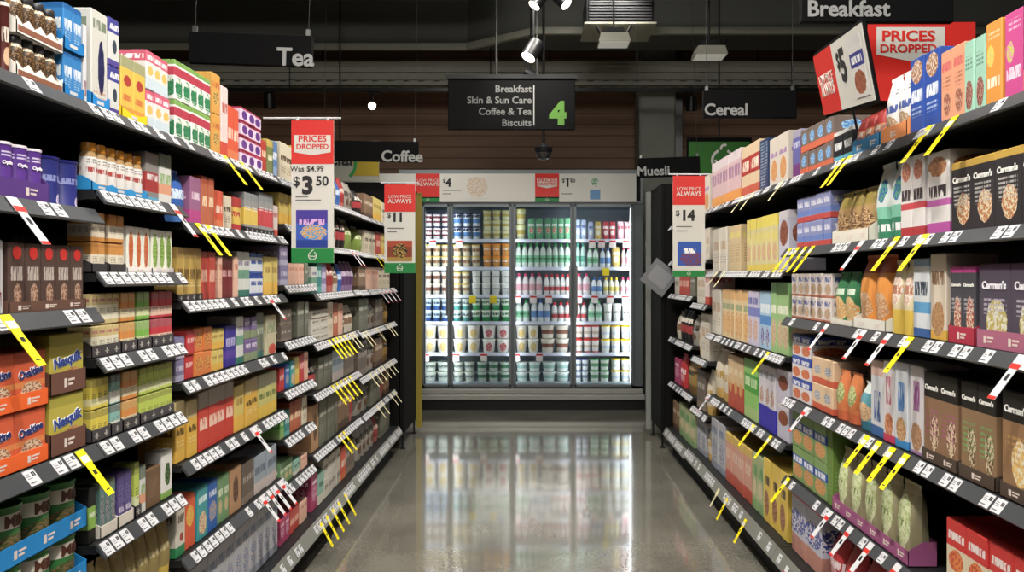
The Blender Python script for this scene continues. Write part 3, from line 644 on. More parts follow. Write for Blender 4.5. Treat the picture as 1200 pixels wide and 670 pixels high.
des('tealtea', 'carton', 'dark teal loose tea box', 'box', tray=('d6cfc2', .03, 'flat'), Base='5f8a84', Blob='2f5a5a', Blob2='b8a8b0', BX=.5, BY=.45, RX=.4, RY=.35, Top='6d7a60', TopH=.12)
des('violettea', 'carton', 'violet loose tea box', 'box', tray=('d6cfc2', .03, 'flat'), Base='5a4a86', Blob='7a68a8', Blob2='40306c', BX=.5, BY=.5, RX=.42, RY=.35, Title='d8d0e8', TY=.3, TH=.1)
des('darkgreen', 'carton', 'black box with green label', 'box', Base='23221f', Panel='8cc040', PY=.45, PH=.4, Title='f0f4e0', TY=.5, TH=.08)
des('pandabox', 'carton', 'white box with black and green drawing', 'box', Base='eceae4', Blob='2c3a2c', Blob2='5c8a3c', BX=.55, BY=.5, RX=.25, RY=.25, Bot='8ab84c', BotH=.15)
des('goldbag', 'pouch', 'gold brown tea bag pack', 'bag', Base='9b8648', Bot='d8b624', BotH=.3, Title='c8b888', TY=.6, TH=.1)
# left, third bay and beyond
des('bluepouch', 'pouch', 'bright blue pouch', 'bag', Base='2a62b8', Title='cfe0f4', TY=.55, TH=.2, Bot='3c78c8', BotH=.2)
des('mauvebox', 'carton', 'mauve box', 'box', Base='a0628e', Bot='c23c8c', BotH=.3, Title='e8c8dc', TY=.6, TH=.15)
des('rustbox', 'carton', 'rust orange slim box', 'box', Base='c4633a', Title='f0d0a8', TY=.5, TH=.2, Top='b04a28', TopH=.15)
des('creambox', 'carton', 'cream box with small dark lettering', 'box', Base='ddd0b4', Title='5c4630', TY=.6, TH=.14, Line='8c7450', LY=.3, LH=.2)
des('redyellow', 'carton', 'red box with yellow face', 'box', Base='c62418', Panel='eac22a', PY=.45, PH=.5, Title='c01c14', TY=.5, TH=.15)
des('greysq', 'carton', 'grey box with bright coloured square', 'box', tray=('2e2c2d', .02, 'mark'), Base='9a9a98', Panel='e8a028', PY=.4, PH=.42, Line='ffffff', LY=.6, LH=.1, Top='8c9094', TopH=.2)
des('greysqred', 'carton', 'grey box with red square', 'box', tray=('2e2c2d', .02, 'mark'), Base='9a9a98', Panel='d43a40', PY=.4, PH=.42, Line='ffffff', LY=.6, LH=.1, Top='8c9094', TopH=.2)
des('greysqgold', 'carton', 'grey box with gold square', 'box', tray=('2e2c2d', .02, 'mark'), Base='9a9a98', Panel='e8c22c', PY=.4, PH=.42, Line='ffffff', LY=.6, LH=.1, Top='8c9094', TopH=.2)
des('goldslim', 'carton', 'gold slim box', 'box', tray=('3c393a', .022, 'mark'), Base='c7a23c', Title='7c5a1c', TY=.5, TH=.2, Top='b08a3a', TopH=.2, Line='f2e6b0', LY=.3, LH=.1)
des('redbox', 'carton', 'red box with pale lettering', 'box', Base='c8402f', Title='f0b8a0', TY=.5, TH=.25, Top='b8342c', TopH=.1)
des('darkred', 'carton', 'dark maroon box', 'box', Base='7c1a22', Title='d8a0a0', TY=.6, TH=.15, Top='5c1a1c', TopH=.3)
des('whitegreen', 'carton', 'white box with green pattern', 'box', Base='d6d8d2', Panel='6aa084', PY=.5, PH=.2, Title='7c6a90', TY=.75, TH=.1, Bot='2f7a6a', BotH=.15)
des('bluewhite', 'carton', 'blue and white box', 'box', Base='dfe4ee', Top='2848a8', TopH=.18, Title='2848a8', TY=.6, TH=.2, Bot='3a5ab0', BotH=.14)
des('yellowbox', 'carton', 'yellow box with amber base', 'box', Base='dfc65a', Bot='ecb61c', BotH=.35, Title='a8842c', TY=.65, TH=.15)
des('yellowtall', 'carton', 'tall yellow box', 'box', Base='e8b41e', Top='cdb87c', TopH=.3, Title='6c4c10', TY=.5, TH=.12, Line='fff0b0', LY=.3, LH=.12)
des('redtall', 'carton', 'tall red box with grey head', 'box', Base='d6351f', Top='a89a8c', TopH=.28, Title='f6d0b8', TY=.45, TH=.2)
des('paleyellow', 'carton', 'pale yellow green box', 'box', Base='cfc66c', Top='c4c29a', TopH=.3, Bot='e6bc1e', BotH=.3, Title='6c7a30', TY=.5, TH=.12)
des('lilacbox', 'carton', 'lilac box', 'box', Base='8a80ac', Title='d8d0e8', TY=.6, TH=.2, Bot='c0b8d8', BotH=.3)
des('peachbox', 'carton', 'peach coloured slim box', 'box', Base='eab79c', Title='c86a4a', TY=.75, TH=.14, Line='d09070', LY=.4, LH=.2)
des('rainred', 'carton', 'scarlet slim box', 'box', Base='cf2a2e', Title='f4c8c0', TY=.6, TH=.2)
des('rainorange', 'carton', 'orange patterned box', 'box', Base='e87e22', Blob='c0301c', Blob2='f0c23c', BX=.5, BY=.5, RX=.45, RY=.3)
des('violetblue', 'carton', 'deep blue violet box', 'box', Base='3a2c9a', Title='c8c0f0', TY=.6, TH=.2, Panel='5a3aa8', PY=.3, PH=.2)
des('greengrey', 'carton', 'grey green box', 'box', Base='76806a', Title='c8ccb8', TY=.6, TH=.14, Bot='3f7a74', BotH=.15)
des('purpletwo', 'carton', 'soft purple and green box', 'box', Base='7d659c', Bot='8a9a70', BotH=.4, Title='dcd0ec', TY=.7, TH=.2)
des('floral', 'carton', 'cream floral box with red spot', 'box', Base='cfc6a0', Blob='d8402c', BX=.6, BY=.14, RX=.35, RY=.14, Blob2='e8604a', Title='8a9a70', TY=.7, TH=.3)
des('greypack', 'carton', 'grey green coffee pack', 'box', Base='6e6f5e', Title='b8b8a8', TY=.7, TH=.1, Line='a0a090', LY=.4, LH=.2)
des('taupe', 'carton', 'taupe brown coffee box', 'box', Base='6f6154', Title='c0b4a4', TY=.6, TH=.14, Bot='8c7c6c', BotH=.2)
des('whitesm', 'carton', 'small white pod box', 'box', Base='cfcabc', Title='7a6a58', TY=.55, TH=.25)
des('tealbox', 'carton', 'teal box', 'box', Base='2c8a86', Title='bfe6e0', TY=.6, TH=.2, Bot='5ab0a8', BotH=.2)
des('pinkbox', 'carton', 'deep pink box', 'box', Base='c0487c', Title='f0c0d8', TY=.5, TH=.25, Blob='e88ab4', BX=.5, BY=.3, RX=.3, RY=.12)
des('tanbox', 'carton', 'tan craft box with dark oval', 'box', Base='b98a5c', Blob='3a2c20', BX=.5, BY=.5, RX=.24, RY=.3, Blob2='8c5a34')
des('brightorange', 'carton', 'orange box with yellow flower', 'box', Base='e8541c', Blob='f2c22c', Blob2='f09a1c', BX=.5, BY=.6, RX=.35, RY=.2)
des('aqua', 'carton', 'aqua teal box', 'box', Base='2ba0a4', Blob='e6d8a0', Blob2='d07a6c', BX=.5, BY=.3, RX=.35, RY=.22, Title='d8f0ee', TY=.75, TH=.12)
des('royal', 'carton', 'royal blue box', 'box', Base='1f62b8', Blob='c8a070', Blob2='4a86d0', BX=.5, BY=.4, RX=.4, RY=.2, Title='dce8f8', TY=.75, TH=.12)
des('sagebox', 'carton', 'sage green box', 'box', Base='6f9a66', Title='dfe8c8', TY=.65, TH=.15, Blob='c8b480', BX=.5, BY=.35, RX=.3, RY=.15)
des('pastel', 'carton', 'pale blue grey box', 'box', Base='98a4b0', Title='5c6a7c', TY=.6, TH=.2, Bot='c8b8b4', BotH=.3)
des('whitegreencup', 'carton', 'white box with green foot', 'box', Base='d8d2c0', Bot='1f8a54', BotH=.2, Title='6a5a48', TY=.7, TH=.15, Blob='b0402c', BX=.6, BY=.35, RX=.2, RY=.08)
des('bluecream', 'carton', 'blue white packet', 'box', Base='b4b4bc', Blob='5a7aa8', Blob2='cfc0b8', BX=.5, BY=.4, RX=.36, RY=.2, Title='6a7c9c', TY=.78, TH=.14, Bot='8c94a4', BotH=.14)
des('darkpouch', 'pouch', 'dark brown coffee bag', 'bag', Base='3c2c24', Panel='c8b8a4', PY=.45, PH=.3, Title='2c2018', TY=.45, TH=.12)
des('silverpouch', 'pouch', 'silver grey coffee bag', 'bag', Base='9c958a', Title='3c342c', TY=.6, TH=.2, Blob='6a4a34', BX=.5, BY=.3, RX=.3, RY=.14)
des('blackpouch', 'pouch', 'black coffee bag with red label', 'bag', Base='201d1e', Panel='b23438', PY=.42, PH=.25, Title='e8dcd0', TY=.7, TH=.14)
des('greenpouch', 'pouch', 'olive green coffee bag', 'bag', Base='7e9a34', Title='e0e6b8', TY=.6, TH=.15, Top='4c5c24', TopH=.2)
des('whitepouch', 'pouch', 'pale coffee bag with brown label', 'bag', Base='d4cbb8', Panel='8c6a4a', PY=.45, PH=.25, Title='3c2c20', TY=.72, TH=.1)
des('purplepouch', 'pouch', 'plum purple coffee bag', 'bag', Base='6a3f78', Title='d8c4e0', TY=.6, TH=.16, Bot='9a78a8', BotH=.2)
des('redpouch', 'pouch', 'red coffee bag', 'bag', Base='a83030', Title='f0d4c8', TY=.6, TH=.16, Bot='c86a60', BotH=.2)
des('brownpack', 'carton', 'mid brown coffee box', 'box', Base='8c6c50', Title='e0ccb0', TY=.65, TH=.14, Bot='5c4634', BotH=.2)
des('amberbag', 'pouch', 'amber gold coffee bag', 'bag', Base='a8802c', Title='3c2c10', TY=.6, TH=.15, Bot='7c5c20', BotH=.25)
des('magentabox', 'carton', 'magenta tea box', 'box', Base='b83a6c', Blob='e8a8c8', Blob2='a02c5c', BX=.5, BY=.45, RX=.4, RY=.2, Title='f4d8e6', TY=.75, TH=.1)
des('seafoam', 'carton', 'seafoam tea box', 'box', Base='8cc0aa', Title='3c6a5c', TY=.6, TH=.15, Bot='d8d0c0', BotH=.3)
# right
des('blackorange', 'carton', 'black bar box with orange foot', 'box', Base='1d1b1d', Bot='f09020', BotH=.24, Title='f2f2f2', TY=.6, TH=.2, Blob='f0b080', BX=.5, BY=.42, RX=.3, RY=.05)
des('magenta', 'carton', 'bright pink bar box', 'box', Base='dc4598', Blob='c8d838', Blob2='f08ab4', BX=.3, BY=.55, RX=.2, RY=.12, Title='f8d8e8', TY=.3, TH=.14, Line='f2c0dc', LY=.85, LH=.14)
des('orangebar', 'carton', 'bright orange bar box', 'box', Base='f29a17', Blob='f4d02c', Blob2='d8c870', BX=.3, BY=.6, RX=.24, RY=.13, Title='fff0d0', TY=.28, TH=.12, Line='fbe0a8', LY=.85, LH=.1)
des('mintbar', 'carton', 'mint green cereal box', 'box', Base='9fd4bb', Blob='7a3c34', Blob2='c89080', BX=.5, BY=.26, RX=.36, RY=.2, Line='4c6c60', LY=.7, LH=.2)
des('peachbar', 'carton', 'peach cereal box with rosy label', 'box', Base='f0a177', Title='e05a60', TY=.78, TH=.12, Blob='a05a44', Blob2='d8a080', BX=.5, BY=.26, RX=.3, RY=.16, Line='a05a44', LY=.55, LH=.18)
des('blueoats', 'carton', 'blue oat box with bowl picture', 'box', Base='2a55b4', Blob='a86a3c', Blob2='e4d2c0', BX=.5, BY=.82, RX=.4, RY=.15, Title='e8f0fa', TY=.5, TH=.16, Line='b8d0f0', LY=.3, LH=.14)
des('whiteoatbag', 'pouch', 'white cereal bag with rounded top', 'bag', tray=('f09a60', .05, 'flat'), Base='eceae6', Title='4a62a8', TY=.52, TH=.12, Blob='b89068', Blob2='e0c8a8', BX=.5, BY=.28, RX=.4, RY=.13, Line='505050', LY=.78, LH=.1)
des('redorangebag', 'pouch', 'red and orange cereal bag', 'bag', tray=('3c8cc0', .05, 'flat'), Base='e08a54', Top='c02a24', TopH=.35, Blob='7a4a8a', BX=.5, BY=.4, RX=.25, RY=.1, Blob2='e8c090', Title='f4e0d0', TY=.55, TH=.12)
des('blackbe', 'carton', 'black box with white capital letters', 'box', Base='1c2026', Title='f2f4f6', TY=.52, TH=.24, Bot='4cb4cc', BotH=.2, Top='e6e6e0', TopH=.12)
des('bluewin', 'carton', 'brown box with blue window and orange foot', 'box', Base='7c6a60', Blob='3c8ad0', Blob2='a8d0f0', BX=.5, BY=.6, RX=.3, RY=.25, Bot='e0663a', BotH=.3)
des('violetcereal', 'carton', 'violet blue cereal box', 'box', Base='6a68b0', Bot='7c3c84', BotH=.3, Title='d4d4f0', TY=.7, TH=.12, Top='a8a0b8', TopH=.15)
des('kidswhite', 'carton', 'white cereal box with orange kid drawing', 'box', Base='dcd0c0', Blob='e08a3c', Blob2='d8a868', BX=.5, BY=.32, RX=.32, RY=.22, Title='a87ab8', TY=.65, TH=.1)
des('navybook', 'carton', 'navy cereal box with pale lines', 'box', Base='223a66', Line='b8ccdc', LY=.5, LH=.9)
des('redcream', 'carton', 'red and cream cereal box', 'box', Base='e0c49c', Panel='b82c20', PY=.6, PH=.35, Title='f4e4cc', TY=.6, TH=.2, Bot='d05a3c', BotH=.2)
des('pinkcereal', 'carton', 'pale pink cereal box with orange foot', 'box', Base='d8b4b8', Bot='ee9a32', BotH=.22, Title='9a6a94', TY=.6, TH=.24, Top='dccdd0', TopH=.2)
des('blackmuesli', 'carton', 'black muesli box with bowl picture', 'box', word=("Carman's", 'f2f0ea', .74, .85), Base='373236', Top='d8ac2c', TopH=.1, Blob='c87a44', Blob2='e8dab0', BX=.58, BY=.32, RX=.3, RY=.22, Line='c8c4c0', LY=.5, LH=.3)
des('rosemuesli', 'carton', 'dark muesli bag with red berry bowl', 'box', tray=('ab2f44', .045, 'flat'), word=("Carman's", 'f2f0ea', .76, .85), Base='4c4a52', Top='c02c88', TopH=.08, Blob='b8402c', Blob2='e8d8b8', BX=.6, BY=.34, RX=.3, RY=.26, Line='c8c4c8', LY=.5, LH=.2)
des('kraftmuesli', 'carton', 'brown muesli box with magenta tab', 'box', tray=('4c3e34', .035, 'flat'), word=("Carman's", 'f2f0ea', .83, .85), Base='97704f', Top='292521', TopH=.28, Blob='e4c8a0', Blob2='6c4028', BX=.66, BY=.34, RX=.26, RY=.2, Line='b8508c', LY=.45, LH=.34)
des('kraftgreen', 'carton', 'brown muesli box with green tab', 'box', tray=('4c3e34', .035, 'flat'), word=("Carman's", 'f2f0ea', .83, .85), Base='97744f', Top='292521', TopH=.28, Blob='dcc8a0', Blob2='6c5030', BX=.66, BY=.34, RX=.26, RY=.2, Line='6cb05c', LY=.45, LH=.34)
des('kraftorange', 'carton', 'brown muesli box with golden bowl', 'box', tray=('4c3e34', .035, 'flat'), word=("Carman's", 'f2f0ea', .83, .85), Base='a0764c', Top='292521', TopH=.28, Blob='f0c058', Blob2='f2e6c8', BX=.66, BY=.34, RX=.3, RY=.2, Line='d8a04c', LY=.45, LH=.3)
des('whitemag', 'carton', 'white cereal box with magenta label', 'box', Base='e8e2e0', Title='3c3438', TY=.52, TH=.14, Panel='cf5fb8', PY=.38, PH=.08, Blob='c88a54', Blob2='a86a44', BX=.5, BY=.82, RX=.4, RY=.12, Bot='c24aa8', BotH=.14)
des('whitered', 'carton', 'white cereal box with red label', 'box', Base='e8e2e0', Title='3c3438', TY=.52, TH=.14, Panel='d8404c', PY=.38, PH=.08, Blob='c85a3c', Blob2='e0b090', BX=.5, BY=.82, RX=.4, RY=.12, Bot='c02c34', BotH=.12)
des('mintbag', 'pouch', 'white and green cereal bag', 'bag', Base='dfe8e6', Blob='2a6ab8', Blob2='5cae74', BX=.6, BY=.66, RX=.24, RY=.16, Bot='2f8f6a', BotH=.28, Panel='7fd2b4', PY=.36, PH=.16, Title='ffffff', TY=.16, TH=.1)
des('granolabag', 'pouch', 'amber granola bag with clear front', 'bag', tray=('ddd8ca', .045, 'flat'), Base='b08a50', Blob='d8b078', Blob2='7c5230', BX=.5, BY=.35, RX=.45, RY=.3, Top='9a8430', TopH=.3)
des('stackblue', 'carton', 'lilac blue snack box', 'box', Base='8c94c8', Title='f0f0fa', TY=.7, TH=.2, Bot='d0443c', BotH=.22, Panel='6a86d0', PY=.35, PH=.2)
des('photobox', 'carton', 'white box with brown biscuit photo', 'box', Base='c8c4d8', Blob='7c3c24', Blob2='a85a34', BX=.5, BY=.62, RX=.4, RY=.22, Top='d8d0d8', TopH=.12)
des('yellowcereal', 'carton', 'yellow and white cereal box', 'box', Base='dccf8c', Top='ecd836', TopH=.2, Title='e8d43c', TY=.62, TH=.2, Blob='e0a090', Blob2='d8c060', BX=.5, BY=.35, RX=.35, RY=.16, Bot='eed02c', BotH=.12)
des('tancereal', 'carton', 'tan and yellow cereal box', 'box', Base='d8bc88', Title='e8d84c', TY=.8, TH=.14, Line='b08a54', LY=.4, LH=.4)
des('whitecereal', 'carton', 'cream white cereal box', 'box', Base='dcd2c0', Title='c8a888', TY=.6, TH=.2, Line='a8947c', LY=.3, LH=.2)
des('floralmuesli', 'carton', 'dark purple muesli pack with flower bowl', 'box', tray=('a8647c', .045, 'flat'), word=("Carman's", 'f0eef4', .74, .8), Base='554b5c', Top='4c3050', TopH=.08, Blob='c4b04a', Blob2='e4e0c8', BX=.58, BY=.34, RX=.32, RY=.24, Line='c0b8c8', LY=.5, LH=.2)
des('whiteorangebox', 'carton', 'tall white box with amber side', 'box', Base='e2d2bc', Title='8c6a4c', TY=.72, TH=.16, Blob='c89860', Blob2='a87444', BX=.5, BY=.25, RX=.4, RY=.2, Bot='e8b01c', BotH=.12)
des('bluewhitebag', 'carton', 'white and sky blue cereal box', 'box', Base='dfe4e8', Title='3c4c5c', TY=.62, TH=.18, Panel='58a8dc', PY=.38, PH=.14, Bot='3c6ab0', BotH=.12, Top='8cb0d0', TopH=.1)
des('yellowpouch', 'pouch', 'white and yellow oat bag', 'bag', Base='e8d8a8', Blob='f2ece6', Blob2='e8b898', BX=.5, BY=.62, RX=.42, RY=.22, Bot='ecc628', BotH=.34, Title='c07a58', TY=.62, TH=.12)
des('orangepouch', 'pouch', 'large orange cereal bag', 'bag', tray=('dcdad0', .035, 'flat'), Base='ee941c', Blob='dcb48c', Blob2='c8894c', BX=.45, BY=.32, RX=.42, RY=.2, Top='c0581c', TopH=.22)
des('greenbag', 'pouch', 'dark green cereal bag', 'bag', tray=('d8d4c8', .02, 'flat'), Base='2f7c4c', Blob='e0a040', Blob2='d8c8a0', BX=.5, BY=.3, RX=.45, RY=.26, Title='cfe0c8', TY=.65, TH=.12)
des('whitestack', 'carton', 'small white box with coloured print', 'box', Base='e2d6d0', Title='5064a8', TY=.75, TH=.2, Blob='e0a078', Blob2='a8ac90', BX=.5, BY=.35, RX=.4, RY=.22, Bot='c8704c', BotH=.1)
des('greencereal', 'carton', 'green cereal box', 'box', Base='9cc87c', Top='86c070', TopH=.15, Title='f0f4d8', TY=.62, TH=.12, Blob='d8c49c', Blob2='c89870', BX=.5, BY=.28, RX=.42, RY=.2)
des('bluecereal', 'carton', 'light blue cereal box', 'box', Base='a8cdea', Panel='4c90d8', PY=.5, PH=.16, Title='f4f8fc', TY=.7, TH=.16, Blob='3c40b0', Blob2='e0d4c8', BX=.5, BY=.22, RX=.3, RY=.16)
des('lilaccereal', 'carton', 'lilac cereal box', 'box', Base='cfc6e0', Panel='7a80c8', PY=.62, PH=.16, Title='5a60b0', TY=.82, TH=.12, Blob='d0967c', Blob2='e0d0c8', BX=.5, BY=.3, RX=.4, RY=.2)
des('orangecereal', 'carton', 'pale orange cereal box', 'box', Base='e8cc98', Top='e8b468', TopH=.2, Blob='e09a4c', Blob2='f0c880', BX=.5, BY=.3, RX=.45, RY=.25, Title='90a878', TY=.65, TH=.12)
des('talloat', 'carton', 'tall white oat box with purple lettering', 'box', Base='d9d4d8', Title='9a4a90', TY=.66, TH=.34, TW=.5, Blob='a8744c', Blob2='c89a74', BX=.5, BY=.2, RX=.4, RY=.16, Bot='a878b0', BotH=.04)
des('talloatblue', 'carton', 'tall white oat box with blue foot', 'box', Base='d6dae0', Title='3c84cc', TY=.6, TH=.34, TW=.5, Blob='b8844c', Blob2='e0b080', BX=.5, BY=.22, RX=.4, RY=.14, Bot='2a8cd0', BotH=.1)
des('talloatred', 'carton', 'tall white oat box with red foot', 'box', Base='dcd6d8', Title='c05070', TY=.64, TH=.34, TW=.5, Blob='c8683c', Blob2='e0a070', BX=.5, BY=.22, RX=.4, RY=.14, Bot='d8305c', BotH=.1)
des('talloatplain', 'carton', 'tall pale box with blue side lettering', 'box', Base='d4d6dc', Title='4a70b0', TY=.4, TH=.4, TW=.5, Top='e0b8a8', TopH=.2, Bot='3c6aa8', BotH=.14)
des('tealbag', 'pouch', 'teal and cream snack bag', 'bag', Base='58a4b4', Blob='e8c89c', Blob2='d89a5c', BX=.5, BY=.4, RX=.42, RY=.2, Top='d8e4dc', TopH=.2, Bot='2c7c94', BotH=.2)
des('limebag', 'pouch', 'orange bag with green fruit picture', 'bag', Base='e07a34', Blob='c8cc8c', Blob2='8c9a4c', BX=.5, BY=.55, RX=.36, RY=.22, Bot='d8642c', BotH=.2)
des('orangekids', 'carton', 'orange cream kids cereal box', 'box', Base='eec89c', Blob='8c94a8', Blob2='e8e0d8', BX=.5, BY=.55, RX=.32, RY=.18, Bot='e05c34', BotH=.25)
des('weetbox', 'carton', 'blue white and red wheat biscuit box', 'box', Base='e4dce0', Top='3450b0', TopH=.35, Title='f0f2fa', TY=.78, TH=.2, Blob='d84a3c', Blob2='e8a048', BX=.5, BY=.3, RX=.42, RY=.22)
des('weetgreen', 'carton', 'green wheat biscuit box with blue wave', 'box', Base='86a860', Panel='2c58b8', PY=.62, PH=.24, Title='f4f6fc', TY=.62, TH=.16, Blob='e0a858', Blob2='d88048', BX=.5, BY=.28, RX=.42, RY=.2)
des('kidspurple', 'carton', 'white cereal box with violet character foot', 'box', Base='d6d0d8', Title='8c94a0', TY=.85, TH=.12, Blob='b86a50', Blob2='d8d0c0', BX=.5, BY=.52, RX=.3, RY=.13, Bot='3c34b8', BotH=.36)
des('brightgreen', 'carton', 'bright green cereal box', 'box', Base='8cc860', Panel='4ca830', PY=.6, PH=.3, Title='d8f0b8', TY=.62, TH=.15, Bot='a8c878', BotH=.2)
des('redfoot', 'carton', 'cream cereal box with red foot', 'box', Base='dcb884', Bot='c04c34', BotH=.45, Title='e8d8a8', TY=.7, TH=.12, Blob='d8a048', BX=.5, BY=.4, RX=.3, RY=.12)
des('creambag', 'pouch', 'cream coloured cereal bag', 'bag', Base='d8ccb4', Title='b8923c', TY=.5, TH=.15, Bot='d8ac4c', BotH=.2)
des('oatbag', 'pouch', 'khaki oat bag with pale green label', 'bag', tray=('9c5480', .045, 'flat'), Base='a39a72', Blob='dfe6b4', Blob2='b9cc7c', BX=.46, BY=.5, RX=.38, RY=.36, Title='6f8a3c', TY=.5, TH=.08, TW=.4, Top='b8ae88', TopH=.1)
des('redoat', 'carton', 'cream cereal box with red head and orange circle', 'box', Base='e6d4b0', Top='e0241c', TopH=.34, Title='f8e8e4', TY=.8, TH=.1, Blob='f08a2c', Blob2='d8481c', BX=.5, BY=.5, RX=.36, RY=.14, Line='8c8068', LY=.2, LH=.2)
des('greenpack', 'carton', 'plain green outer carton', 'box', Base='6f9236', Line='8cae50', LY=.3, LH=.3)
des('ricebox', 'carton', 'blue and white slanted print cereal box', 'box', Base='c8c8d8', Blob='3c50a8', Blob2='e8e0e8', BX=.4, BY=.55, RX=.6, RY=.2, Bot='cc8c7c', BotH=.3, Top='d84c50', TopH=.08)
des('redbag', 'pouch', 'red snack bag', 'bag', Base='c4262e', Title='f4dce0', TY=.5, TH=.15, Blob='e8a0a8', BX=.5, BY=.3, RX=.3, RY=.12)
des('yellowbig', 'carton', 'yellow cereal box with chocolate picture', 'box', Base='ecc62c', Title='5a4a38', TY=.66, TH=.14, TW=.5, Blob='8a5a3c', Blob2='c88a60', BX=.4, BY=.3, RX=.3, RY=.2)
des('pinkred', 'carton', 'pink red cereal box', 'box', Base='d89a84', Top='d8b44c', TopH=.16, Bot='c8543c', BotH=.25, Title='e8cab4', TY=.6, TH=.2)
des('greenslim', 'carton', 'pale green cereal box', 'box', Base='b0bc84', Title='58a05c', TY=.7, TH=.2, Bot='8cb070', BotH=.2, Blob='dcc89c', BX=.5, BY=.4, RX=.35, RY=.14)
des('brownbox', 'carton', 'plain brown cardboard outer carton', 'box', Base='7a5c40', Line='94765a', LY=.5, LH=.5)

# ------------------------------------------------------------------ goods: shapes
LIDS = {}
def body_mesh(kind, key, w, d, h):
    m = PK[key]; mb = MB()
    if kind == 'carton':
        mb.cbox(-w / 2, w / 2, 0, d, 0, h, m, min(.0022, w * .06))
        mb.box(-w / 2 + .002, w / 2 - .002, d * .02, d * .5, h, h + .0008, m)
        return mb.mesh('carton', uv=('box', w, d, h, 0))
    if kind in ('jar', 'tin', 'canister', 'tub', 'bottle'):
        r = min(w, d) / 2 * .97
        pr = {'jar': [(r * .86, 0), (r * .96, .004), (r, h * .12), (r, h * .62), (r * .9, h * .74), (r * .74, h * .8), (r * .74, h * .84)],
              'canister': [(r * .97, 0), (r, .002), (r, .005), (r * .96, .007), (r * .96, h * .93), (r, h * .935), (r, h * .945)],
              'tub': [(r * .74, 0), (r * .78, .004), (r * .94, h * .86), (r * .98, h * .88)],
              'bottle': [(r * .9, 0), (r, .004), (r, h * .62), (r * .8, h * .74), (r * .42, h * .84), (r * .4, h * .88)]}
        mb.lathe(pr.get(kind, pr['canister']), m, 20 if w > .05 else 12, 0, r)
        return mb.mesh(kind, uv=('lathe', w, r, h, 0), smooth=True)
    if kind == 'pouch':
        # standing bag: flat oval foot, full belly, pinched and crimped top
        nu, nv = 10, 9; vs = []; fs = []
        for j in range(nv + 1):
            v = j / nv
            th = d * (1 - v ** 4.5) * .44 * (.82 + .18 * math.sin(min(1, v * 3) * math.pi / 2)) + .0015
            ww = w / 2 * (.9 + .06 * math.sin(v * math.pi)) * (1 if v < .85 else 1 - (v - .85) * .5)
            wob = .0015 * math.sin(v * 9)
            for i in range(nu):
                a = i / (nu - 1); x = -ww + 2 * ww * a
                prof = math.sin(math.pi * a) ** .32 if 0 < a < 1 else 0
                vs.append((x, d * .5 - th * prof + wob + .002 * math.sin(a * 21 + v * 13), v * h))
            for i in range(nu):
                a = 1 - i / (nu - 1); x = -ww + 2 * ww * a
                prof = math.sin(math.pi * a) ** .32 if 0 < a < 1 else 0
                vs.append((x, d * .5 + th * prof + wob + .0008, v * h))
        n = 2 * nu
        for j in range(nv):
            for i in range(n): fs.append((j * n + i, j * n + (i + 1) % n, (j + 1) * n + (i + 1) % n, (j + 1) * n + i))
        fs += [tuple(range(n)), tuple(nv * n + i for i in range(n))]
        mb.add(vs, fs, m)
        # crimp seal along the top
        me = mb.mesh('pouch', uv=('pouch', w, d, h, 0), smooth=True)
        return me
def tray_mesh(w, d, hf, col, style):
    m = mat('tray_' + col, col, .6); mb = MB(); hb = hf * 1.6; t = .0018
    mb.box(-w / 2, w / 2, 0, d, 0, t, m)
    if style == 'zig':
        n = max(2, int(w / .04)); pts = [(-w / 2, 0)] + [(w / 2, 0)]
        top = []
        for i in range(n): a = -w / 2 + w * i / n; b = a + w / n; top += [(a, hf * 1.25), ((a + b) / 2, hf * .8), (b - .0001, hf * 1.25)]
        mb.prism(pts + top[::-1], 1, 0, t, m)
        mb.box(-w / 2 + .004, w / 2 - .004, -.0006, 0, hf * .22, hf * .66, mat('tray_band', '8a5844', .6))
    elif style == 'cut':
        n = max(1, int(w / .08)); pts = [(-w / 2, 0), (w / 2, 0)]; top = []
        for i in range(n): a = -w / 2 + w * i / n; b = a + w / n; top += [(a, hf), (a + (b - a) * .3, hf * .72), (a + (b - a) * .7, hf * .72), (b - .0001, hf)]
        mb.prism(pts + top[::-1], 1, 0, t, m)
        for i in range(n):
            a = -w / 2 + w * (i + .5) / n; mb.box(a - .018, a + .012, -.0006, 0, hf * .3, hf * .55, M_white)
    else:
        mb.box(-w / 2, w / 2, 0, t, 0, hf, m)
        if style == 'mark':
            n = max(1, round(w / .045))
            for i in range(n):
                a = -w / 2 + w * (i + .5) / n
                mb.box(a - .009, a + .009, -.0006, 0, hf * .42, hf * .5, mat('tray_mark', 'b8b4ac', .6)).box(a - .0025, a + .0025, -.0006, 0, hf * .22, hf * .72, mat('tray_mark', 'b8b4ac', .6))
        elif w > .08:
            n = max(1, int(w / .09)); lc = mat('tray_print', 'dccdc4' if col != 'd6cfc2' else '8c8474', .6)
            for i in range(n):
                a = -w / 2 + w * (i + .5) / n
                mb.box(a - .018, a - .008, -.0006, 0, hf * .28, hf * .68, lc).box(a - .003, a + .022, -.0006, 0, hf * .54, hf * .64, lc).box(a - .003, a + .016, -.0006, 0, hf * .34, hf * .44, lc)
    for q in (-1, 1):
        x = q * w / 2; mb.prism([(0, 0), (d, 0), (d, hb), (d * .5, hb), (0, hf)], 0, x, x - q * t, m)
    mb.box(-w / 2, w / 2, d - t, d, 0, hb, m)
    return mb.mesh('tray')
PROTO = {}
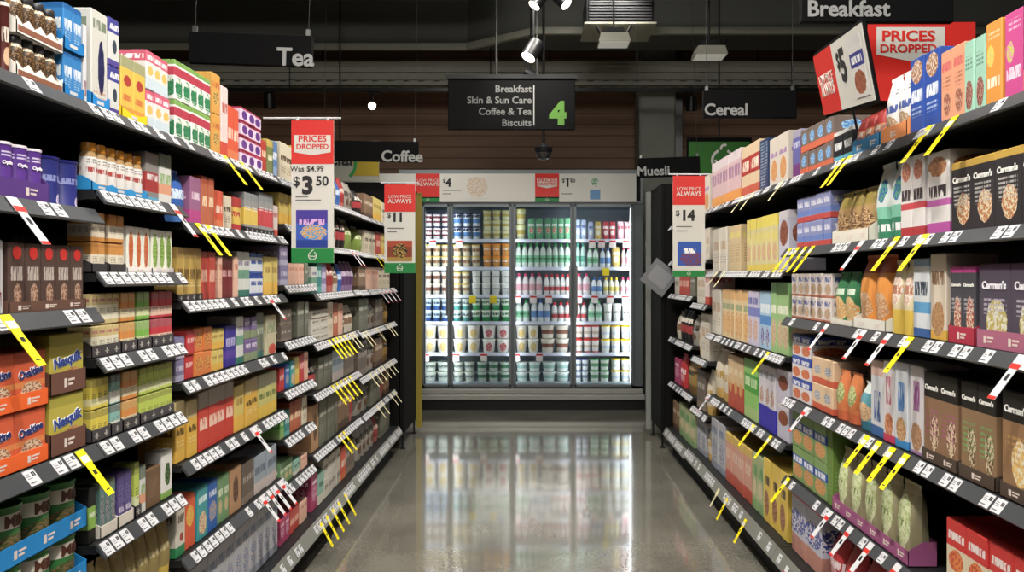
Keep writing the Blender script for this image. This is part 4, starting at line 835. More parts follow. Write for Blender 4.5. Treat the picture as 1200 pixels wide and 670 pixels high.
def proto(key, w, d, h):
    kind, desc, cat, op = D[key]; ck = (key, round(w, 4), round(h, 4), round(d, 4))
    if ck in PROTO: return copy_tree(PROTO[ck])
    name = {'carton': 'carton', 'jar': 'jar', 'canister': 'canister', 'tin': 'tin', 'pouch': 'bag', 'tub': 'tub', 'bottle': 'bottle'}[kind]
    if kind == 'carton':
        name = 'carton'
        for wd in ('tea', 'cereal', 'muesli', 'oat', 'coffee', 'drink', 'bar', 'biscuit', 'snack', 'sachet', 'pod'):
            if wd in desc.split(): name = wd + '_box'; break
        else: name = 'slim_box' if 'slim' in desc else 'tall_box' if 'tall' in desc else 'packet_box'
    root = empty(name, (0, 0, 0)) if (op['lid'] or op['word'] or kind == 'pouch') else None
    me = body_mesh(kind, key, w, d, h)
    if root: link('body' if kind != 'pouch' else 'pouch', me, root)
    else: root = link(name, me)
    if kind == 'pouch':
        mb = MB(); n = 8; ww = w * .44
        for i in range(n):
            a, b = -ww + 2 * ww * i / n, -ww + 2 * ww * (i + 1) / n; zz = .003 * (i % 2)
            mb.box(a, b, d * .5 - .0012 + .001 * (i % 2), d * .5 + .0012 + .001 * (i % 2), h * .985, h * 1.035, PK[key])
        l = mb.build('top_seal', root, uv=('pouch', w, d, h, 0))
    if op['lid']:
        r = min(w, d) / 2 * .97; lm = mat('lid_' + op['lid'], op['lid'], .35)
        pr = {'jar': [(r * .8, h * .82), (r * .82, h * .83), (r * .82, h * .985), (r * .78, h)],
              'tub': [(r * 1.0, h * .87), (r * 1.02, h * .88), (r * 1.02, h * .97), (r * .96, h * .98), (r * .93, h * .96)],
              'bottle': [(r * .46, h * .86), (r * .47, h * .87), (r * .47, h * .99), (r * .42, h)]}.get(kind, [(r * 1.0, h * .94), (r * 1.01, h * .945), (r * 1.01, h * .985), (r * .96, h * .99), (r * .93, h * .975)])
        MB().lathe(pr, lm, 20 if w > .05 else 12, 0, r).build('lid', root, smooth=True)
    if op['word']:
        body, col, v, fw = op['word']; sz = w * fw / (len(body) * .5); wm = mat('word_' + col, col, .5)
        if kind in ('tin', 'canister'):
            # lettering wrapped round the can
            rc = min(w, d) / 2 * .97 * .962 if kind == 'canister' or key == 'milotin' else w / 2; src = text_mesh(body, sz * .92, wm, .03)
            bm_ = bmesh.new(); bm_.from_mesh(src)
            bmesh.ops.subdivide_edges(bm_, edges=[e for e in bm_.edges if e.calc_length() > .004], cuts=2)
            for vv in bm_.verts:
                a_ = vv.co.x / rc; q_ = rc + .0012 + vv.co.z; r0 = min(w, d) / 2 * .97
                vv.co = Vector((q_ * math.sin(a_), r0 - q_ * math.cos(a_), vv.co.y + h * v))
            wme = bpy.data.meshes.new('word'); bm_.to_mesh(wme); bm_.free(); wme.materials.append(wm); link('brand_lettering', wme, root)
        else:
            rl = R(-50 if key == 'hazelbox' else -8 if key in ('ovaltine', 'nesquik') else 0)
            if key in ('ovaltine', 'nesquik'): text(root, body, 0, -.0004, h * v, sz, mat('word_outline', 'eef0f4', .5), .075, name='brand_outline', roll=rl)
            text(root, body, 0, -.0012, h * v, sz, wm, .035, name='brand_lettering', roll=rl)
    if key == 'hazelbox':
        MB().lathe([(w * .26, 0), (w * .26, .0008)], mat('badge_red', 'c8302c', .4), 18).build('round_badge', root)
        b = root.children[-1] if root.children else None
        bb = [o for o in bpy.data.objects if o.name.startswith('round_badge')][-1]; bb.rotation_euler = (R(90), 0, 0); bb.location = (0, 0, h * .86)
    PROTO[ck] = root
    bpy.context.view_layer.update()
    return root
USED = set(); NCOUNT = {}
def nth(i): return (ORD + ['thirteenth-nearest', 'fourteenth-nearest', 'fifteenth-nearest', 'sixteenth-nearest'])[i]
def put_label(o, lab, cat, group):
    n = 0; base = lab
    NCOUNT[base] = NCOUNT.get(base, 0) + 1
    o['label'] = lab; o['category'] = cat; o['group'] = group
RUNS = {}
WORDN = ['', 'one', 'two', 'three', 'four', 'five', 'six', 'seven', 'eight', 'nine', 'ten', 'eleven', 'twelve']
STK = {1: [''], 2: ['lower', 'upper'], 3: ['bottom', 'middle', 'top'], 4: ['bottom', 'second-lowest', 'third-lowest', 'top']}
def row(side, hgt, za, zb, n, stack, key, top, where, depth=None, gap=.0018, fx=None, xf=None, jit=1):
    """n facings from distance za to zb on the shelf at hgt, goods reaching height top"""
    kind, desc, cat, op = D[key]
    if side:
        names, zz, hh = (NL, BZ_L, HL) if side < 0 else (NR, BZ_R, HR)
        bi = [i for i, nm in enumerate(names) if where.endswith(', ' + nm)][0]
        za = max(za, zz[bi] + .006); zb = min(zb, zz[bi + 1] - .006)
        above = [q for q in hh[bi] if q > hgt + .05]
        if above: top = min(top, min(above) - .052)
    h = (top - hgt) / stack - .0015
    tr = op['tray']; wtot = zb - za; w = (wtot - (.009 if tr else 0)) / n - gap
    if depth is None: depth = {'carton': .05 if key == 'pandabox' else max(.06, min(.16, w * 1.7)), 'pouch': min(.11, w * .7)}.get(kind, w)
    X0 = (fx if fx else (1.06 if side < 0 else 1.10))
    runid = (where, desc); RUNS.setdefault(runid, []).append(0)
    rz = R(90) if side < 0 else R(-90) if side > 0 else 0
    for s_ in range(stack):
        z0 = hgt + s_ * (h + .0015)
        if tr and not (s_ > 0 and (tr[2] == 'mark' or key == 'orangetea')):
            t = link('display_tray', tray_mesh(wtot - .003, depth + .006, min(tr[1], h * .4), tr[0], tr[2]))
            mid = (za + zb) / 2
            if side: t.location = (side * (X0 - .003), mid, z0); t.rotation_euler = (0, 0, rz)
            else: t.location = (mid, X0 - .003, z0)
            st = (STK[stack][s_] + ' ') if stack > 1 else ''
            ITEMS.append((t, st + {'f0ebe2': 'white and brown', '1678bd': 'blue', '1b86cf': 'blue', '2a8ecb': 'blue', '1b82c6': 'blue', 'f2cf1d': 'yellow', '57357f': 'purple', '67493d': 'brown', 'f0672c': 'orange', '6a473b': 'brown', 'a8647c': 'dusty pink', 'ab2f44': 'dark red'}.get(tr[0], 'cardboard') + ' display tray', 'under', desc, where, 'tray', za, s_))
        for k in range(n):
            o = proto(key, w, depth, h - (.002 if tr else 0))
            a = za + (.0045 if tr else 0) + (w + gap) * (k + .5)
            j_ = 0 if tr else jit
            rr = random.uniform(-1, 1) * j_; off = random.uniform(0, .006) * j_
            if side: o.location = (side * (X0 + off + .001), a, z0 + (.0022 if tr else .0002)); o.rotation_euler = (0, 0, rz + R(rr * .8))
            else: o.location = (a, X0 + off + .001, z0 + (.0022 if tr else .0002)); o.rotation_euler = (0, 0, R(rr))
            ITEMS.append((o, '', 'item', desc, where, cat, a, s_ if stack > 1 else -1, stack))
ITEMS = []
def zL(x): return F * 1.06 / (CX - x)
def zR(x): return F * 1.10 / (x - CX)
def Ls(hgt, where, runs):
    for x0, x1, yt, n, st, key in runs:
        za, zb = zL(x0), zL(x1); top = H - (yt - CY) * 1.0 * za / F if abs(yt) > 1 or yt < 0 else hgt + yt
        row(-1, hgt, za + .001, zb - .001, n, st, key, top, where)
def Rs(hgt, where, runs):
    for x0, x1, yt, n, st, key in runs:
        za, zb = zR(x0), zR(x1); top = H - (yt - CY) * za / F if abs(yt) > 1 or yt < 0 else hgt + yt
        row(1, hgt, za + .001, zb - .001, n, st, key, top, where)
def W(lv, b): return f'{LEVEL[lv]} shelf, {b}'
A_, B_, C_, D_, E_, F_ = NL
# ---- left, nearest bay
Ls(1.758, W(1, A_), [(-75, 7, .17, 2, 1, 'goldcan'), (7, 17, .15, 1, 1, 'browncan'), (17, 73, .185, 4, 2, 'beanjar'), (73, 98, .215, 2, 2, 'bluemalt'), (98, 103, .19, 1, 1, 'whitepack')])
Ls(1.507, W(2, A_), [(-40, 57, .118, 5, 1, 'purplecan'), (57, 100, .112, 2, 1, 'bluetin')])
Ls(1.272, W(3, A_), [(-40, 7, .15, 2, 1, 'whitepack'), (8, 100, .147, 5, 1, 'hazelbox')])
Ls(.947, W(4, A_), [(-75, 56, .245, 3, 2, 'ovaltine'), (57, 100, .272, 1, 2, 'nesquik')])
Ls(.63, W(5, A_), [(-40, 101, .25, 4, 2, 'milotin')])
# ---- second bay
Ls(1.758, W(1, B_), [(106, 128, 7, 1, 1, 'whitebean'), (128, 141, 18, 1, 2, 'whiteblue'), (141, 172, 62, 2, 1, 'yellowtea'), (172, 200, 57, 3, 2, 'pinkwhite')])
Ls(1.557, W(2, B_), [(105, 172, 164, 6, 1, 'instjar'), (172, 188, 176, 1, 1, 'redjar'), (188, 202, 178, 2, 1, 'whitetall')])
Ls(1.358, W(3, B_), [(105, 125, 246, 2, 2, 'orangetea'), (127, 147, 246, 2, 2, 'orangetea'), (148, 177, 264, 3, 1, 'fruittea'), (177, 203, 268, 3, 1, 'limetea')])
Ls(1.150, W(4, B_), [(105, 141, 340, 4, 2, 'creamtea'), (141, 160, 340, 2, 2, 'orangeherb'), (160, 177, 340, 2, 2, 'greenherb'), (177, 203, 341, 3, 2, 'redherb')])
Ls(.946, W(5, B_), [(105, 129, 440, 3, 2, 'lemonherb'), (129, 143, 438, 2, 2, 'mintherb'), (143, 163, 433, 2, 2, 'orangeherb'), (163, 203, 429, 5, 2, 'limeherb')])
Ls(.702, W(6, B_), [(105, 115, 572, 1, 1, 'darkgreen'), (116, 137, 567, 3, 1, 'tealtea'), (137, 156, 556, 2, 1, 'violettea'), (157, 165, 543, 1, 1, 'limeherb'), (165, 172, 546, 1, 1, 'whitetall'), (173, 189, .11, 1, 1, 'brownbox'), (190, 203, 531, 1, 1, 'pandabox')])
Ls(.45, W(7, B_), [(104, 203, .19, 7, 1, 'goldbag')])
# ---- third bay
Ls(1.758, W(1, C_), [(206, 249, 68, 5, 2, 'redgreentea'), (250, 260, 83, 1, 2, 'orangegold'), (260, 268, 99, 1, 1, 'pinktall'), (268, 282, 122, 2, 1, 'orangered'), (283, 308, 124, 3, 4, 'purplesq'), (308, 314, 163, 1, 1, 'redslim'), (314, 321, 162, 1, 1, 'olive'), (321, 327, 164, 1, 1, 'skyblue')])
Ls(1.513, W(2, C_), [(207, 223, 198, 1, 1, 'bluepouch'), (224, 237, 205, 1, 1, 'mauvebox'), (237, 252, 205, 2, 1, 'rustbox'), (252, 262, 222, 1, 1, 'orangered'), (262, 272, 228, 1, 1, 'creambox'), (272, 285, 229, 1, 1, 'redyellow'), (286, 303, 224, 2, 1, 'greysqgold'), (303, 321, 224, 3, 1, 'greysqred'), (321, 327, 240, 1, 1, 'pinktall')])
Ls(1.272, W(3, C_), [(207, 237, 289, 4, 1, 'goldslim'), (237, 254, 294, 2, 1, 'redbox'), (257, 262, 300, 1, 1, 'peachbox'), (262, 275, 300, 2, 1, 'darkred'), (275, 280, 300, 1, 1, 'peachbox'), (280, 294, 294, 2, 1, 'whitegreen'), (295, 310, 296, 2, 2, 'bluewhite'), (311, 327, 300, 2, 1, 'yellowbox')])
Ls(1.028, W(4, C_), [(207, 218, 395, 1, 2, 'lilacbox'), (219, 229, 388, 1, 2, 'rainred'), (229, 250, 385, 2, 2, 'rainorange'), (250, 264, 386, 2, 2, 'yellowbox'), (265, 278, 382, 2, 1, 'violetblue'), (279, 287, 371, 1, 1, 'whitegreen'), (288, 302, 372, 2, 2, 'purpletwo'), (302, 311, 367, 1, 1, 'greengrey'), (312, 324, 370, 1, 1, 'floral')])
Ls(.784, W(5, C_), [(207, 219, 472, 1, 1, 'yellowtall'), (220, 232, 470, 1, 1, 'yellowtall'), (233, 276, 460, 4, 1, 'redtall'), (276, 287, 453, 1, 1, 'yellowbox'), (288, 304, 446, 2, 1, 'yellowtall'), (305, 326, 440, 3, 1, 'paleyellow')])
Ls(.50, W(6, C_), [(206, 218, 592, 1, 1, 'whitegreencup'), (219, 231, 583, 1, 1, 'brightorange'), (232, 245, 573, 1, 1, 'aqua'), (245, 256, 566, 1, 1, 'royal'), (257, 270, 560, 2, 1, 'sagebox'), (271, 284, 551, 1, 1, 'tanbox'), (285, 300, 545, 2, 1, 'taupe'), (300, 326, 536, 4, 1, 'pastel')])
Ls(.2, W(8, C_), [(207, 326, .23, 12, 1, 'bluecream')])
# ---- fourth bay
Ls(1.758, W(1, D_), [(329, 344, 165, 2, 1, 'creambox'), (345, 362, 170, 2, 1, 'olive')])
Ls(1.57, W(2, D_), [(329, 345, 205, 3, 1, 'yellowbox'), (346, 362, 210, 2, 1, 'lemonherb')])
Ls(1.308, W(3, D_), [(329, 338, 287, 1, 2, 'lilacbox'), (339, 357, 308, 5, 1, 'peachbox'), (358, 362, 308, 1, 1, 'greengrey')])
Ls(1.066, W(4, D_), [(330, 343, 363, 1, 2, 'taupe'), (349, 362, 354, 3, 1, 'greypack')])
Ls(.856, W(5, D_), [(329, 335, 432, 1, 1, 'rainred'), (336, 341, 427, 1, 1, 'royal'), (341, 346, 423, 1, 1, 'aqua'), (346, 352, 419, 1, 1, 'yellowbox'), (352, 357, 416, 1, 1, 'rainred'), (357, 362, 413, 1, 1, 'peachbox')])
Ls(.653, W(6, D_), [(329, 334, 488, 1, 1, 'brightgreen'), (334, 340, 482, 1, 1, 'tealbox'), (341, 354, 472, 3, 1, 'rustbox'), (355, 361, 466, 1, 1, 'creambox')])
Ls(.45, W(7, D_), [(329, 344, 545, 3, 1, 'sagebox'), (345, 353, 540, 2, 1, 'seafoam'), (354, 361, 535, 2, 1, 'peachbox')])
Ls(.2, W(8, D_), [(329, 340, 610, 2, 1, 'magentabox'), (341, 352, 600, 2, 1, 'redbox'), (353, 361, 590, 2, 1, 'peachbox')])
# ---- fifth bay
def fill(fn, hgt, where, x0, x1, items, top):
    """items = [(key, weight, n, stack, scale)] laid end to end between x0 and x1"""
    z = zL if fn is Ls else zR; za, zb = z(x0), z(x1); tot = sum(i[1] for i in items); a = za
    for key, wt, n, st, sc in items:
        b = a + (zb - za) * wt / tot; row(-1 if fn is Ls else 1, hgt, a + .001, b - .002, n, st, key, hgt + top * sc, where); a = b
fill(Ls, 1.73, W(1, E_), 366, 416, [('darkpouch', 2, 2, 1, 1), ('whitepouch', 3, 3, 1, .9), ('bluepouch', 1, 1, 1, .8), ('redpouch', 1, 1, 1, .9), ('silverpouch', 2, 2, 1, .85)], .19)
fill(Ls, 1.725, W(1, F_), 421, 457, [('blackpouch', 1, 1, 1, .9), ('brownpack', 2, 2, 1, .9), ('yellowbox', 2, 3, 1, .95), ('creambox', 2, 3, 1, .9)], .17)
fill(Ls, 1.50, W(2, E_), 366, 416, [('silverpouch', 2, 2, 1, 1), ('darkpouch', 1, 1, 1, .9), ('whitepouch', 2, 2, 1, .95), ('blackpouch', 2, 2, 1, 1), ('greenpouch', 2, 1, 1, 1)], .175)
fill(Ls, 1.495, W(2, F_), 421, 457, [('greenpouch', 1, 1, 1, 1), ('creambox', 2, 3, 1, .95), ('redbox', 1, 1, 1, 1), ('yellowbox', 2, 2, 1, 1)], .16)
fill(Ls, 1.263, W(3, E_), 366, 416, [('whitegreen', 1, 1, 1, .8), ('tealbox', 1, 1, 1, 1), ('lilacbox', 1, 1, 1, .9), ('redpouch', 2, 2, 1, 1.05), ('whitepouch', 1, 1, 1, .8), ('bluepouch', 1, 1, 1, .9), ('purplepouch', 3, 3, 1, 1)], .165)
fill(Ls, 1.258, W(3, F_), 421, 457, [('brownpack', 1, 1, 1, 1), ('peachbox', 2, 3, 1, 1), ('creambox', 2, 3, 1, 1)], .15)
fill(Ls, 1.02, W(4, E_), 366, 416, [('whitesm', 3, 2, 4, 1), ('creambox', 1, 1, 1, 1.2), ('rustbox', 1, 1, 1, 1.15), ('peachbox', 1, 1, 1, 1.1), ('darkpouch', .8, 1, 1, .8), ('whitepouch', 2, 2, 1, .95)], .16)
fill(Ls, 1.0, W(4, F_), 421, 457, [('greypack', 2, 2, 1, 1.1), ('silverpouch', 2, 2, 1, 1), ('taupe', 2, 3, 1, 1), ('amberbag', 2, 2, 1, .9)], .19)
fill(Ls, .776, W(5, E_), 366, 416, [('blackpouch', 1, 1, 1, .9), ('greypack', 2, 3, 1, .9), ('pastel', 2, 3, 1, .95), ('taupe', 2, 2, 1, 1)], .18)
fill(Ls, .72, W(5, F_), 421, 457, [('taupe', 2, 3, 1, 1), ('silverpouch', 2, 2, 1, 1), ('brownpack', 2, 2, 1, .9), ('amberbag', 2, 2, 1, .9)], .22)
fill(Ls, .487, W(6, E_), 366, 416, [('tanbox', 1, 1, 1, .95), ('greypack', 3, 5, 1, .95), ('brownpack', 2, 3, 1, 1), ('redpouch', 1, 1, 1, 1)], .24)
fill(Ls, .48, W(6, F_), 421, 457, [('silverpouch', 2, 2, 1, .9), ('greypack', 2, 3, 1, 1), ('redpouch', 1, 1, 1, .9), ('brownpack', 1, 1, 1, .9)], .2)
fill(Ls, .2, W(8, E_), 366, 416, [('magentabox', 1, 1, 1, .9), ('seafoam', 1, 1, 1, .8), ('whitesm', 3, 4, 2, 1), ('orangered', 1, 1, 1, .9), ('taupe', 2, 2, 1, .9)], .2)
fill(Ls, .2, W(8, F_), 421, 457, [('silverpouch', 3, 4, 1, 1), ('redpouch', 1, 1, 1, .8), ('greypack', 2, 3, 1, 1)], .21)

# ---- right, nearest bay
A_, B_, C_, D_ = NR
Rs(1.755, W(1, A_), [(1290, 1197, .23, 3, 1, 'blackorange'), (1196, 1174, 6, 1, 1, 'magenta'), (1173, 1154, 19, 1, 1, 'orangebar'), (1153, 1129, 38, 2, 1, 'mintbar'), (1129, 1100, 47, 2, 1, 'peachbar'), (1099, 1065, 53, 2, 1, 'blueoats'), (1064, 1033, 80, 2, 1, 'whiteoatbag'), (1032, 1000, 127, 3, 1, 'redorangebag'), (999, 976, 146, 2, 1, 'blackbe'), (975, 937, 134, 4, 2, 'bluewin'), (936, 927, 150, 1, 1, 'violetcereal')])
Rs(1.463, W(2, A_), [(1270, 1112, .182, 5, 1, 'blackmuesli'), (1110, 1083, 173, 1, 1, 'whitemag'), (1082, 1055, 178, 2, 1, 'whitered'), (1054, 1020, 186, 2, 1, 'mintbag'), (1019, 976, 218, 3, 1, 'granolabag'), (972, 933, 222, 5, 2, 'stackblue')])
Rs(1.175, W(3, A_), [(1280, 1145, .205, 3, 1, 'floralmuesli'), (1144, 1112, .2, 2, 1, 'rosemuesli'), (1107, 1088, 291, 1, 1, 'whiteorangebox'), (1087, 1068, 302, 1, 1, 'bluewhitebag'), (1067, 1040, 306, 2, 1, 'yellowpouch'), (1039, 1001, 296, 2, 1, 'orangepouch'), (1000, 974, 320, 2, 1, 'greenbag'), (973, 927, 320, 6, 2, 'whitestack')])
Rs(.837, W(4, A_), [(1290, 1172, .25, 3, 1, 'kraftorange'), (1168, 1124, .248, 2, 1, 'kraftgreen'), (1123, 1081, .248, 2, 1, 'kraftmuesli'), (1080, 1064, 430, 1, 1, 'talloat'), (1063, 1048, 426, 1, 1, 'talloatblue'), (1047, 1034, 424, 1, 1, 'talloatred'), (1033, 1018, 424, 1, 1, 'talloatplain'), (1017, 1000, 452, 1, 1, 'tealbag'), (999, 976, 440, 2, 1, 'limebag'), (975, 950, 424, 2, 2, 'orangekids'), (949, 927, 395, 2, 3, 'weetbox')])
Rs(.504, W(5, A_), [(1290, 1107, .21, 6, 1, 'redoat'), (1066, 976, .225, 5, 1, 'oatbag'), (974, 968, 505, 1, 1, 'greenpack'), (967, 927, 499, 3, 2, 'weetgreen')])
Rs(.2, W(8, A_), [(1290, 1110, .2, 5, 1, 'blueoats'), (1104, 966, .2, 6, 1, 'redbag'), (962, 927, .27, 2, 1, 'ricebox')])
# ---- second bay
Rs(1.755, W(1, B_), [(923, 901, 152, 2, 1, 'kidswhite'), (900, 890, 160, 1, 1, 'navybook'), (889, 868, 162, 2, 1, 'redcream'), (867, 833, 172, 5, 1, 'pinkcereal')])
Rs(1.373, W(2, B_), [(923, 911, 245, 1, 1, 'photobox'), (910, 874, 249, 6, 1, 'yellowcereal'), (868, 853, 262, 2, 1, 'tancereal'), (851, 834, 265, 2, 1, 'whitecereal')])
Rs(1.003, W(3, B_), [(923, 903, 328, 3, 1, 'greencereal'), (902, 889, 341, 2, 1, 'bluecereal'), (888, 876, 341, 2, 1, 'lilaccereal'), (875, 846, 340, 6, 1, 'orangecereal'), (844, 833, 338, 2, 1, 'whitecereal')])
Rs(.63, W(4, B_), [(923, 909, 436, 1, 2, 'photobox'), (908, 888, 432, 3, 1, 'kidspurple'), (887, 871, 424, 2, 1, 'brightgreen'), (870, 853, 420, 3, 1, 'redfoot'), (852, 833, 416, 2, 1, 'creambag')])
Rs(.2, W(8, B_), [(922, 894, 556, 3, 1, 'yellowbig'), (893, 880, 538, 2, 1, 'greenslim'), (879, 850, 528, 4, 1, 'pinkred'), (849, 833, 500, 2, 1, 'bluecream')])
# ---- third and farthest bays
fill(Rs, 1.74, W(1, C_), 831, 816, [('kidswhite', 1, 1, 1, 1), ('tancereal', 1, 1, 1, 1)], .24)
fill(Rs, 1.45, W(2, C_), 831, 816, [('whitecereal', 2, 2, 1, 1), ('darkred', 1, 1, 1, .9)], .2)
fill(Rs, 1.17, W(3, C_), 831, 816, [('pinktall', 1, 1, 1, 1), ('whitecereal', 2, 2, 1, 1)], .22)
fill(Rs, .82, W(4, C_), 831, 816, [('whitecereal', 2, 2, 1, 1.0), ('creambag', 1, 1, 1, .95)], .29)
fill(Rs, .485, W(5, C_), 831, 816, [('creambag', 1, 1, 1, 1), ('taupe', 2, 1, 1, .95)], .27)
fill(Rs, .2, W(8, C_), 831, 816, [('creambag', 1, 1, 1, .9), ('bluecream', 2, 2, 1, .9)], .24)
fill(Rs, 1.73, W(1, D_), 814, 790, [('pinkcereal', 2, 3, 1, 1), ('creambox', 1, 1, 1, .9)], .2)
fill(Rs, 1.46, W(2, D_), 814, 790, [('redbox', 2, 3, 1, 1), ('creambox', 1, 1, 1, .9)], .18)
fill(Rs, 1.21, W(3, D_), 814, 790, [('greypack', 1, 1, 1, .9), ('redbox', 2, 3, 1, 1), ('whitesm', 1, 1, 1, .9)], .17)
fill(Rs, .877, W(4, D_), 814, 790, [('silverpouch', 1, 1, 1, .9), ('blackpouch', 2, 3, 1, 1), ('whitepouch', 1, 1, 1, .9)], .22)
fill(Rs, .536, W(5, D_), 814, 790, [('amberbag', 2, 1, 1, 1), ('redbag', 1, 2, 1, 1), ('magentabox', 1, 1, 1, .8)], .24)
fill(Rs, .18, W(8, D_), 814, 788, [('greenslim', 2, 3, 1, 1), ('brownpack', 1, 2, 1, .9)], .24)

# ---- labels of the shelf goods, counted from the near end of the shelf
def finish_labels(items, far='nearest'):
    gr = {}
    for it in items:
        if it[2] == 'under': gr.setdefault(('T', it[1], it[4], ' '.join(it[3].split(' with ')[0].split()[-2:])), []).append(it)
        else: gr.setdefault(('I', it[7], it[3], it[4]), []).append(it)
    for k, l in gr.items():
        l.sort(key=lambda i: i[6])
        for i, it in enumerate(l):
            o = it[0]
            pos = ORD_NEAR[i] if len(l) > 1 else ''
            if it[2] == 'under':
                short = ' '.join(it[3].split()[-2:]) if ' with ' not in it[3] else ' '.join(it[3].split(' with ')[0].split()[-2:])
                lab = f'{pos} {it[1]} under {short}, {it[4]}'.strip()
                o['group'] = f'display trays on the {it[4]}'
            else:
                st = STK[it[8]][it[7]] + ' ' if it[7] >= 0 else ''
                lab = f'{st}{pos} {it[3]}, {it[4]}'.strip()
                if len(l) > 1 or it[7] >= 0: o['group'] = f'{it[3]} row, {it[4]}'
            o['label'] = lab; o['category'] = it[5]
ORD_NEAR = ['nearest', 'second-nearest', 'third-nearest', 'fourth-nearest', 'fifth-nearest', 'sixth-nearest', 'seventh-nearest', 'eighth-nearest', 'ninth-nearest', 'tenth-nearest', 'eleventh-nearest', 'twelfth-nearest', 'thirteenth-nearest', 'fourteenth-nearest']
ORD_ALL = ['first', 'second', 'third', 'fourth', 'fifth', 'sixth', 'seventh', 'eighth', 'ninth', 'tenth', 'eleventh', 'twelfth', 'thirteenth', 'fourteenth', 'fifteenth', 'sixteenth']
finish_labels(ITEMS)

# ------------------------------------------------------------------ promotion tags hanging from the shelf edges
def tag_mesh(style):
    mb = MB(); w = .034
    # local x along the shelf, local z up the sloping strip, front towards -Y
    if style == 'yellow':
        mb.box(-w / 2, w / 2, -.0022, -.001, 0, .038, M_yel).box(-w / 2 + .003, w / 2 - .003, -.0027, -.0022, .004, .022, M_white)
        mb.box(-w * .4, w * .4, -.0022, -.001, -.088, 0, M_yel)
        mb.box(-.006, .006, -.0027, -.0022, -.03, -.018, M_ink).box(-.007, .007, -.0027, -.0022, -.075, -.072, M_ink)
    elif style == 'red':
        mb.box(-w / 2, w / 2, -.0022, -.001, 0, .038, M_white).box(-w / 2, w / 2, -.0027, -.0022, .0, .014, M_red)
        mb.box(-w * .4, w * .4, -.0022, -.001, -.082, 0, M_white).box(-w * .4, w * .4, -.0027, -.0022, -.082, -.074, M_red)
        mb.box(-.005, .006, -.0027, -.0022, -.032, -.014, M_ink)
    else:
        mb.box(-w / 2, w / 2, -.0022, -.001, 0, .038, mat('tag_pale', 'd9d2a8', .5)); mb.box(-w * .3, w * .3, -.0022, -.001, -.07, 0, mat('tag_pale', 'd9d2a8', .5)); mb.box(-.004, .004, -.0027, -.0022, -.02, -.01, M_ink)
    return mb
TG = {k: tag_mesh(k).mesh('promotion_tag') for k in ('yellow', 'red', 'pale')}
TAGS = []
def talker(side, y, hgt, style, where, base=False):
    XT, XB = (LT, LB) if side < 0 else (RT, RB)
    xt, xb = (XT - (.035 if base else 0), XB - (.04 if base else 0)); dz = .055 if base else .031
    o = link('promotion_tag', TG[style])
    e1 = Vector((0, -side, 0)); e3 = Vector((side * (xt - xb), 0, dz + .002)).normalized(); e2 = e3.cross(e1)
    o.rotation_mode = 'QUATERNION'; o.rotation_quaternion = Matrix((e1, e2, e3)).transposed().to_quaternion()
    o.location = Vector((side * xb, y, hgt - dz)) - e2 * .0012
    TAGS.append((o, style, y, where))
def TL(hgt, where, style, xs, base=False):
    for x in xs: talker(-1, F * (LT - (.035 if base else 0)) / (CX - x), hgt, style, where, base)
def TR(hgt, where, style, xs, base=False):
    for x in xs: talker(1, F * (RT - (.035 if base else 0)) / (x - CX), hgt, style, where, base)
A_, B_, C_, D_, E_, F_ = NL
TL(1.758, W(1, C_), 'yellow', [261, 281])
TL(1.513, W(2, C_), 'yellow', [229, 241]); TL(1.557, W(2, B_), 'red', [199]); TL(1.507, W(2, A_), 'red', [10])
TL(1.272, W(3, A_), 'yellow', [2]); TL(.947, W(4, A_), 'yellow', [90]); TL(1.272, W(3, C_), 'red', [312])
TL(.784, W(5, C_), 'red', [294]); TL(.50, W(6, C_), 'red', [304, 312, 319, 326])
TL(1.50, W(2, E_), 'red', [409, 413]); TL(1.02, W(4, E_), 'yellow', [384, 388.5, 393, 397.5, 402]); TL(1.02, W(4, E_), 'pale', [408, 412])
TL(.776, W(5, E_), 'yellow', [388, 393, 398, 403, 408]); TL(.487, W(6, E_), 'yellow', [396, 401])
TL(.2, W(8, E_), 'yellow', [372, 379, 386, 393, 401], True)
TL(1.0, W(4, F_), 'pale', [424, 428, 440, 452, 455]); TL(.72, W(5, F_), 'pale', [432, 437, 442, 447, 452, 456]); TL(.48, W(6, F_), 'pale', [440, 445, 456, 460]); TL(1.258, W(3, F_), 'red', [443, 448, 453, 458]); TL(1.495, W(2, F_), 'yellow', [437, 443])
A_, B_, C_, D_ = NR
TR(1.755, W(1, A_), 'yellow', [1122, 1092, 998, 990]); TR(1.755, W(1, B_), 'pale', [919, 884, 873])
TR(1.463, W(2, A_), 'yellow', [1088, 1054, 955, 946, 937, 928]); TR(1.463, W(2, A_), 'red', [1013])
TR(1.373, W(2, B_), 'pale', [851, 842])
TR(1.175, W(3, A_), 'red', [1202, 1045, 1016, 972]); TR(1.175, W(3, A_), 'yellow', [1070])
TR(.837, W(4, A_), 'yellow', [1065, 1049, 1033, 1019]); TR(.837, W(4, A_), 'red', [948])
TR(1.003, W(3, B_), 'yellow', [902]); TR(.63, W(4, B_), 'yellow', [905, 885]); TR(.63, W(4, B_), 'red', [833])
TR(.504, W(5, A_), 'red', [1056, 1024, 1000, 976]); TR(.504, W(5, A_), 'yellow', [926])
TR(.2, W(8, A_), 'red', [928], True); TR(.2, W(8, B_), 'yellow', [878, 856], True); TR(.2, W(8, B_), 'pale', [846], True)
gr = {}
for o, st, y, wh in TAGS: gr.setdefault((st, wh), []).append((y, o))
for (st, wh), l in gr.items():
    l.sort(key=lambda a: a[0])
    for i, (y, o) in enumerate(l):
        nm = {'yellow': 'yellow promotional tag', 'red': 'red and white price tag', 'pale': 'pale cream price tag'}[st]
        pos = ORD_NEAR[i] + ' ' if len(l) > 1 else ''
        o['label'] = f'{pos}{nm} hanging from edge of {wh}'; o['category'] = 'price tag'; o['group'] = 'price tags hanging from the shelf edges'

